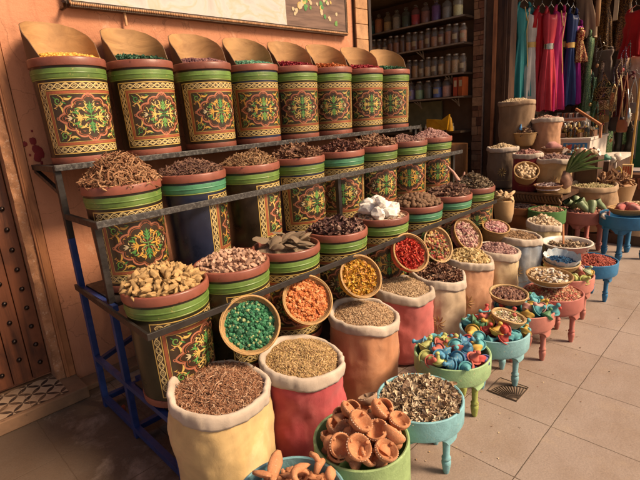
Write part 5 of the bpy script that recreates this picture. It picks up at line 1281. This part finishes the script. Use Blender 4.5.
# second table
tb=empty('cloth_table',(0,0,0),'low white draped table behind the hessian tub','table')
s=MB(); s.box((6.75,1.47,.80),(7.6,1.95,.84),WCL); s.box((6.76,1.48,0),(6.79,1.66,.798),WCL); s.build('top',tb)
s=MB(); s.box((6.80,1.48,.35),(7.6,1.51,.798),DARKW); s.build('side',tb)
p=at(617.5,176,x=6.7); s=MB(); n=26
fr=[(.045*math.sin(2*PI*i/n)*(1-.0*i),.12*math.cos(2*PI*i/n)) for i in range(n)]
V=[(-.008,a,b) for a,b in fr]+[(.008,a,b) for a,b in fr]; s.add(V,[tuple(range(n)),tuple(range(2*n-1,n-1,-1))]+[(i,n+i,n+(i+1)%n,(i+1)%n) for i in range(n)],paint('board_yellow',(.6,.42,.13),.4))
bo=s.build('oval_board',None,p,(0,.1,0)); tag(bo,'small upright oval board, yellow and white with blue marks','board')
s=MB(); V=[(-.0105,a*.62,b*.7) for a,b in fr]; s.add(V,[tuple(range(n))],PCRM)
for k in range(5): s.box((-.013,-.02+.03*(k%2)-.008,-.07+k*.03),(-.0108,-.02+.03*(k%2)+.012,-.055+k*.03),paint('blue_mark%d'%k,(.08,.1,.3),.5))
s.build('painted_face',bo)
p=at(627,173,x=6.85); s=MB(); s.box((-.05,-.055,-.13),(.05,.055,.11),paint('yellow_box',(.58,.40,.2),.5)); bx=s.build('printed_box',None,p,(0,0,.1)); tag(bx,'tall box with red and yellow print at the corner of the draped table','box')
s=MB()
for k in range(4): s.box((-.053,-.045+k*.024,-.02-.012*(k%2)),(-.0505,-.03+k*.024,.09),paint('red_print%d'%k,(.5,.07,.03),.5))
s.build('printed_face',bx)
for k,(px,py,c,n_) in enumerate([(606,158,(.05,.2,.14),'green'),(612,160,(.4,.36,.3),'white'),(600,160,(.42,.2,.1),'orange'),(604,166,(.08,.2,.3),'blue'),(618,157,(.5,.42,.36),'cream'),(597,165,(.5,.25,.12),'tan')]):
    p=at(px,py,x=6.55+.05*k); s=MB(); V,F=T_lump(k+40,1,.3,(.045,.045,.05)); s.add(V,F,paint('trinket_%d'%k,c,.45)); tag(s.build('trinket',None,p,smooth=180),f'small {n_} trinket among the clutter at the table corner','trinket')
s=MB(); s.box((6.5,1.5,.0),(6.74,1.67,.83),DARKW); s.box((6.5,1.5,.832),(6.74,1.67,.845),WCL); tag(s.build('side_stand'),'narrow dark stand carrying the trinkets','stand')

tcol=[(.5,.42,.36),(.42,.18,.08),(.1,.25,.3),(.36,.06,.04),(.3,.2,.12),(.55,.5,.45),(.4,.3,.08),(.08,.05,.04)]
tme=[]
for k,c in enumerate(tcol):
    s=MB(); V,F=T_lump(k+70,1,.35,(.9,.8,1.1)); s.add(V,F,paint('knick_%d'%k,c,.45)); tme.append(s.mesh('knick_knack',50))
s=MB(); s.box((6.1,1.52,0),(6.34,2.02,.93),DARKW); tag(s.build('low_display'),'low dark display carrying knick-knacks before the white table','display stand')
for k in range(80):
    o=link('knick_knack',tme[k%8],None,(random.uniform(6.13,6.32),random.uniform(1.54,2.0),.93+random.uniform(.015,.06)),(random.random(),random.random(),random.random()*6)); sc_=random.uniform(.014,.036); o.scale=(sc_,sc_,sc_*random.uniform(1,2.4))
    tag(o,'tiny knick-knack in the clutter in front of the white perfume table','knick-knack','knick-knacks before the white table')
# ---------------------------------------------------------------- dresses and hanging clothes
def satin(name,c,rough=.45):
    m,nt,b=newmat(name); v=coords(nt); nt.links.new(ramp(nt,nz(nt,v,5,5),[(.3,mul(c,.8)),(.7,mul(c,1.15))]),b.inputs['Base Color'])
    b.inputs['Roughness'].default_value=rough; b.inputs['Specular IOR Level'].default_value=.25
    bump(nt,b,nz(nt,v,70,4),.1,.003); return m
def garment(px,pytop,pybot,x,mt,label,name='long_dress',cat='dress',group='long dresses hanging in the clothes shop',W=.36,yaw=0,belt=None,sleeves=False,neck=True,flare=1.15,hanger=True,thick=.10,waist=.62,trim=None):
    p=at(px,pytop,x=x); q=at(px,pybot,x=x); L=p.z-q.z
    t=empty(name,(p.x,p.y,p.z),label,cat,group); t.rotation_euler=(0,0,yaw)
    s=MB(); sd=random.random()*40; n=48
    prof=[(.05,.74,.8),(.08,.90,.95),(.13,.92,1.05),(.2,.84,1.0),(.28,.74,.88),(.36,waist,.7),(.42,waist*1.08,.8),(.55,.85,1.0),(.7,flare*.88,1.15),(.85,flare*.98,1.25),(1,flare,1.3)]
    V=[];F=[]
    for j,(u,wd,td) in enumerate(prof):
        for i in range(n):
            a=2*PI*i/n; fold=(.20*max(0,u-.36)/.64+.025)*(math.sin(a*7+sd+u*1.5)+.7*math.sin(a*12+sd*2-u*2)+.4*math.sin(a*21+sd))
            dip=(.055*(1-abs(math.cos(a)))+.0)*(j==0)*(1 if math.sin(a)<0 else .5)
            V.append((W/2*wd*math.cos(a)*(1+fold*.35),thick/2*td*math.sin(a)*(1+fold*1.9),-(u+dip)*L+.012*math.sin(a*5+sd)*(u>.9)))
    for j in range(len(prof)-1):
        for i in range(n): F.append((j*n+i,(j+1)*n+i,(j+1)*n+(i+1)%n,j*n+(i+1)%n))
    s.add(V,F,mt); s.build('dress_cloth' if 'dress' in name else 'cloth',t,smooth=180)
    if neck:
        for sg in (1,-1):
            s=MB(); s.tube([(sg*W*.36,0,-.062*L),(sg*W*.34,-.01,-.02*L),(sg*W*.26,0,.0)],[.020,.017,.012],8,mt); s.build('shoulder_strap',t,smooth=180)
    if belt:
        s=MB(); w0=W/2*waist*1.03
        V=[];F=[];
        for z in (-.345*L,-.40*L):
            for i in range(n): a=2*PI*i/n; V.append((w0*math.cos(a),thick/2*.86*math.sin(a),z))
        F=[(i,n+i,n+(i+1)%n,(i+1)%n) for i in range(n)]; s.add(V,F,belt); s.build('belt',t,smooth=180)
    if trim:
        s=MB(); s.tube([(0.04,-thick*.52,-.08*L),(.0,-thick*.56,-.3*L),(.02,-thick*.66,-.6*L),(.05,-thick*.74,-.97*L)],.006,5,trim); s.tube([(-.04,-thick*.5,-.06*L),(0,-thick*.56,-.2*L)],.006,5,trim); s.build('trim',t)
    if sleeves:
        for sg in (1,-1):
            s=MB(); s.tube([(sg*W*.38,0,-.035*L),(sg*W*.50,0,-.09*L),(sg*W*.56,.01,-.20*L)],[.028,.036,.045],10,mt); s.build('sleeve',t,smooth=180)
    if hanger:
        s=MB(); s.tube([(-W*.36,0,-.03*L),(0,0,.035),(W*.36,0,-.03*L)],.006,6,SILV); s.tube([(0,0,.03),(0,0,.06),(.015,0,.08),(0,0,.10)],.003,5,SILV); s.build('hanger',t)
    return t
TEALD=satin('teal_satin',(.02,.22,.23),.35)
ds=[(524,2,97,6.55,TEALD,'long teal dress with gold trim, leftmost in the shop',GOLD,None),
(533,8,104,6.62,satin('silver_satin',(.55,.52,.48),.4),'white and silver dress with a gold belt beside the teal one',None,GOLD),
(542,6,110,6.7,satin('red_satin',(.42,.012,.02)),'plain scarlet dress between the silver and coral dresses',None,None),
(551,7,110,6.68,satin('coral_satin',(.50,.04,.06)),'coral red dress with a silver belt right of the scarlet dress',None,SILV),
(560,5,110,6.80,satin('magenta_satin',(.42,.02,.12)),'magenta dress with gold trim right of the coral dress',GOLD,None),
(567,6,106,7.0,satin('black_satin',(.015,.012,.012)),'black dress between the magenta and navy dresses',None,GOLD),
(573,8,105,6.95,satin('navy_satin',(.01,.025,.10)),'navy blue dress with a gold belt',None,GOLD),
(578,20,104,7.1,satin('violet_satin',(.32,.01,.2)),'narrow violet pink dress behind the navy dress',None,None)]
for k,(px,a,b,x,mt,lb,trm,blt) in enumerate(ds):
    garment(px,a,b,x,mt,lb,W=(.26,.20,.21,.20,.21,.18,.17,.15)[k],yaw=-.45-.1*(k%2),sleeves=k in (0,2),trim=trm,belt=blt,thick=.13)
s=MB(); A=at(518,-8,x=6.5);B=at(592,-8,x=7.5); s.tube([A,B],.012,8,SILV); tag(s.build('clothes_rail'),'metal rail from which the dresses hang','rail')
def seq(name,c1,c2,sc=160):
    m,nt,b=newmat(name); v=coords(nt); vo=nt.nodes.new('ShaderNodeTexVoronoi'); vo.inputs['Scale'].default_value=sc; nt.links.new(v,vo.inputs['Vector'])
    sx=nt.nodes.new('ShaderNodeSeparateColor'); nt.links.new(vo.outputs['Color'],sx.inputs[0])
    nt.links.new(ramp(nt,sx.outputs[0],[(0,c1),(.62,c1),(.66,c2)]),b.inputs['Base Color']); b.inputs['Roughness'].default_value=.3; b.inputs['Metallic'].default_value=.4
    bump(nt,b,sx.outputs[1],.6,.01); return m
BEI=cloth('beige_robe',(.36,.24,.16)); GRY=cloth('grey_knit',(.16,.12,.10)); ORN=seq('ornate_brown',(.035,.015,.01),(.3,.16,.05),161); RDC=cloth('red_wool',(.36,.012,.015)); GSQ=seq('green_sequin',(.015,.10,.04),(.3,.4,.2),276); SEQ2=seq('mixed_sequin',(.06,.02,.02),(.5,.35,.25),206); GLD=seq('gold_black',(.02,.014,.01),(.6,.42,.15),138)
GG='assorted clothes hanging at the right of the shop'
def gm(px,a,b,x,mt,lb,**k): return garment(px,a,b,x,mt,lb,name='hanging_garment',cat='garment',group=GG,**k)
gm(586,-20,38,7.4,BEI,'beige robe hanging right of the dresses',W=.34,yaw=1.3)
gm(581,28,62,7.0,seq('red_gold',(.2,.01,.01),(.6,.4,.15),138),'red and gold embroidered sash at the end of the dresses',W=.10,hanger=False)
gm(585,52,112,7.5,SEQ2,'dark strip glittering with sequins behind the green scarf',W=.2,yaw=1.2,hanger=False)
gm(591,30,135,7.3,GSQ,'green sequined scarf hanging in a narrow strip',W=.12,hanger=False,waist=.8,flare=1)
gm(603,-20,55,7.8,ORN,'brown and gold patterned gown left of the white tag',W=.42,yaw=1.2,flare=1.0)
gm(625,-22,50,7.9,ORN,'brown and gold patterned gown beside the red garment',W=.4,yaw=1.2,flare=1.1)
gm(604,48,82,7.6,GRY,'grey knitted top with thin straps',W=.30,yaw=1.3,waist=.8,flare=1.0)
gm(636,8,56,7.4,RDC,'red wool garment at the right edge',W=.34,yaw=1.0,waist=.95,flare=1.0)
gm(632,55,80,7.6,cloth('cream_skirt',(.42,.32,.24)),'cream pleated garment under the red one',W=.34,yaw=1.25,waist=.9,flare=1.1)
gm(626,72,120,7.3,cloth('maroon_jacket',(.10,.02,.025)),'maroon jacket on a black hanger',W=.28,yaw=1.2,waist=.9,flare=1)
gm(637,76,120,7.2,cloth('beige_jacket',(.36,.25,.17)),'beige jacket behind the leaning yellow pole',W=.24,yaw=1.1,waist=.9,flare=1)
gm(604,100,150,8.0,GRY,'grey drape under the gold purses',W=.42,yaw=1.2,waist=1,flare=1,hanger=False)
s=MB(); q=at(616,10,x=7.2); s.box((-.004,-.025,-.12),(.004,.025,.12),PCRM); tag(s.build('white_tag',None,q),'long white paper tag hanging between the patterned gowns','tag')
s=MB(); q=at(598,8,x=7.2); s.tube([(0,0,.2),(0,.0,0),(.01,-.01,-.22)],[.03,.032,.02],8,cloth('tan_strap',(.40,.22,.11))); tag(s.build('tan_scarf',None,q,smooth=180),'tan scarf hanging left of the patterned gown','scarf')
def bag(px,py,x,w,h,mt,lb,strap=.3,mt2=None,yaw=1.25):
    q=at(px,py,x=x); t=empty('handbag',q,lb,'handbag','handbags hanging in the shop',(0,0,yaw)); s=MB()
    s.lathe([(.0001,-h/2),(w*.42,-h/2+.004),(w*.5,-h*.3),(w*.48,h*.25),(w*.36,h*.48),(.0001,h*.5)],20,mt,lambda r,z,a:(r*(abs(math.cos(a))**4+abs(.32*math.sin(a))**4)**.25 if False else r*(1/max(.001,((abs(math.cos(a)))**3+(abs(math.sin(a))/.33)**3)**(1/3))),z)); s.build('bag_body',t,smooth=50)
    s=MB(); s.box((-w*.36,-w*.185,-h*.05),(w*.36,-w*.172,h*.4),mt2 or mt); s.build('flap',t)
    s=MB(); s.tube([(-w*.35,0,h*.42),(-w*.2,0,h*.5+strap*.6),(0,0,h*.5+strap),(w*.2,0,h*.5+strap*.6),(w*.35,0,h*.42)],.008,6,mt2 or mt); s.build('strap',t)
BK=paint('black_leather',(.02,.015,.013),.4); BRN=paint('brown_leather',(.22,.07,.03),.45); YLW=paint('cream_leather',(.5,.38,.2),.45); 
bag(603,94,7.35,.32,.18,GLD,'black handbag striped with glittering gold',.1)
bag(604,105,7.2,.22,.13,seq('gold_mesh',(.2,.13,.05),(.7,.55,.3),114),'gold mesh purse under the glittering bag',.1)
bag(613,102,7.1,.10,.24,seq('gold_mesh2',(.25,.17,.07),(.65,.5,.25),114),'narrow gold mesh pouch hanging in front of the dark bags',.1)
bag(616,124,7.0,.20,.18,BK,'black handbag with a cream front panel',.5,YLW)
bag(622,126,6.9,.14,.16,BRN,'brown leather handbag right of the black one',.55)
bag(632,108,7.0,.16,.13,paint('grey_leather',(.13,.12,.12),.4),'grey handbag hanging by thin straps',.3)
bag(601,119,7.2,.22,.10,paint('ochre_leather',(.3,.16,.05),.45),'ochre leather purse above the white table',.05)
s=MB(); q=at(628,118,x=6.9); s.tube([(0,0,.12),(.01,0,.0),(0,.01,-.10)],[.012,.035,.025],8,SILV); s.tube([(0,0,.12),(-.02,.03,.35)],.006,5,SILV); tag(s.build('silver_pendant',None,q,smooth=180),'silver ornament hanging between the handbags','ornament')
hc=[((.4,.27,.11),.35,.8),((.04,.03,.03),.4,.2),((.35,.03,.04),.4,.1),((.5,.45,.4),.3,.8),((.30,.15,.06),.5,.1),((.05,.14,.10),.4,.2),((.42,.3,.2),.6,0),((.10,.05,.12),.5,0)]
hm_=[metal('bead_%d'%k,c,r,mtl) for k,(c,r,mtl) in enumerate(hc)]
for k in range(18):
    px=random.uniform(583,638); py=random.uniform(30,118); x=random.uniform(6.95,7.5); q=at(px,py,x=x); L=random.uniform(.18,.5); s=MB(); m2=hm_[k%8]
    nb=int(L/.018); ph=random.random()*6
    for b_ in range(nb):
        u=b_/nb; wv_=.03*math.sin(PI*u); r=random.uniform(.006,.011)
        for sg in (1,-1): s.add(ICO0[0]*r+np.array((0,sg*wv_+.006*math.sin(ph+u*9),-L*u)),ICO0[1],m2)
    s.add(ICO0[0]*np.array((.02,.02,.03))+np.array((0,0,-L-.02)),ICO0[1],hm_[(k+3)%8])
    tag(s.build('bead_strand',None,q,smooth=60),'strand of beads hanging among the clothes at the right','beads','bead strands among the clothes')
for k in range(22):
    px=random.uniform(584,638); q=at(px,random.uniform(60,100),x=random.uniform(7.5,7.9)); s=MB(); L=random.uniform(.4,.9); w_=random.uniform(.04,.08)
    s.tube([(0,0,.1),(.01,.01,-L*.3),(0,-.01,-L*.7),(.01,.01,-L)],[w_*.5,w_,w_*.8,w_*1.1],9,[GRY,BEI,ORN,GSQ,SEQ2,BK][k%6]); tag(s.build('hanging_scarf',None,q,smooth=180),'bunched scarf hanging deep in the clothes shop','scarf','scarves deep in the clothes shop')
# pole and green panel
A=at(640.5,78,x=6.9);B=at(631,160,x=6.9); s=MB(); s.tube([(A.x,A.y,A.z),(A.x,A.y,.0)],.012,10,paint('yellow_pole',(.42,.24,.06),.5)); tag(s.build('yellow_pole'),'thin yellow wooden pole standing at the right edge','pole')
s=MB(); q=at(636,110,x=8.2); s.box((8.2,q.y-.45,0.55),(8.24,q.y+.02,2.0),paint('green_door',(.03,.16,.06),.6)); tag(s.build('green_panel'),'green painted panel behind the yellow pole','panel')
s=MB(); q=at(636,170,x=8.0); s.box((7.8,q.y-.3,.0),(8.19,q.y+.18,.5),paint('chest_wood',(.15,.06,.03),.5)); 
for k in range(8): s.tube([(7.79,q.y-.28+k*.06,.3),(7.79,q.y-.26+k*.06,.45)],.02,6,BRN)
tag(s.build('wooden_chest'),'dark carved wooden chest on the floor below the green panel','chest')
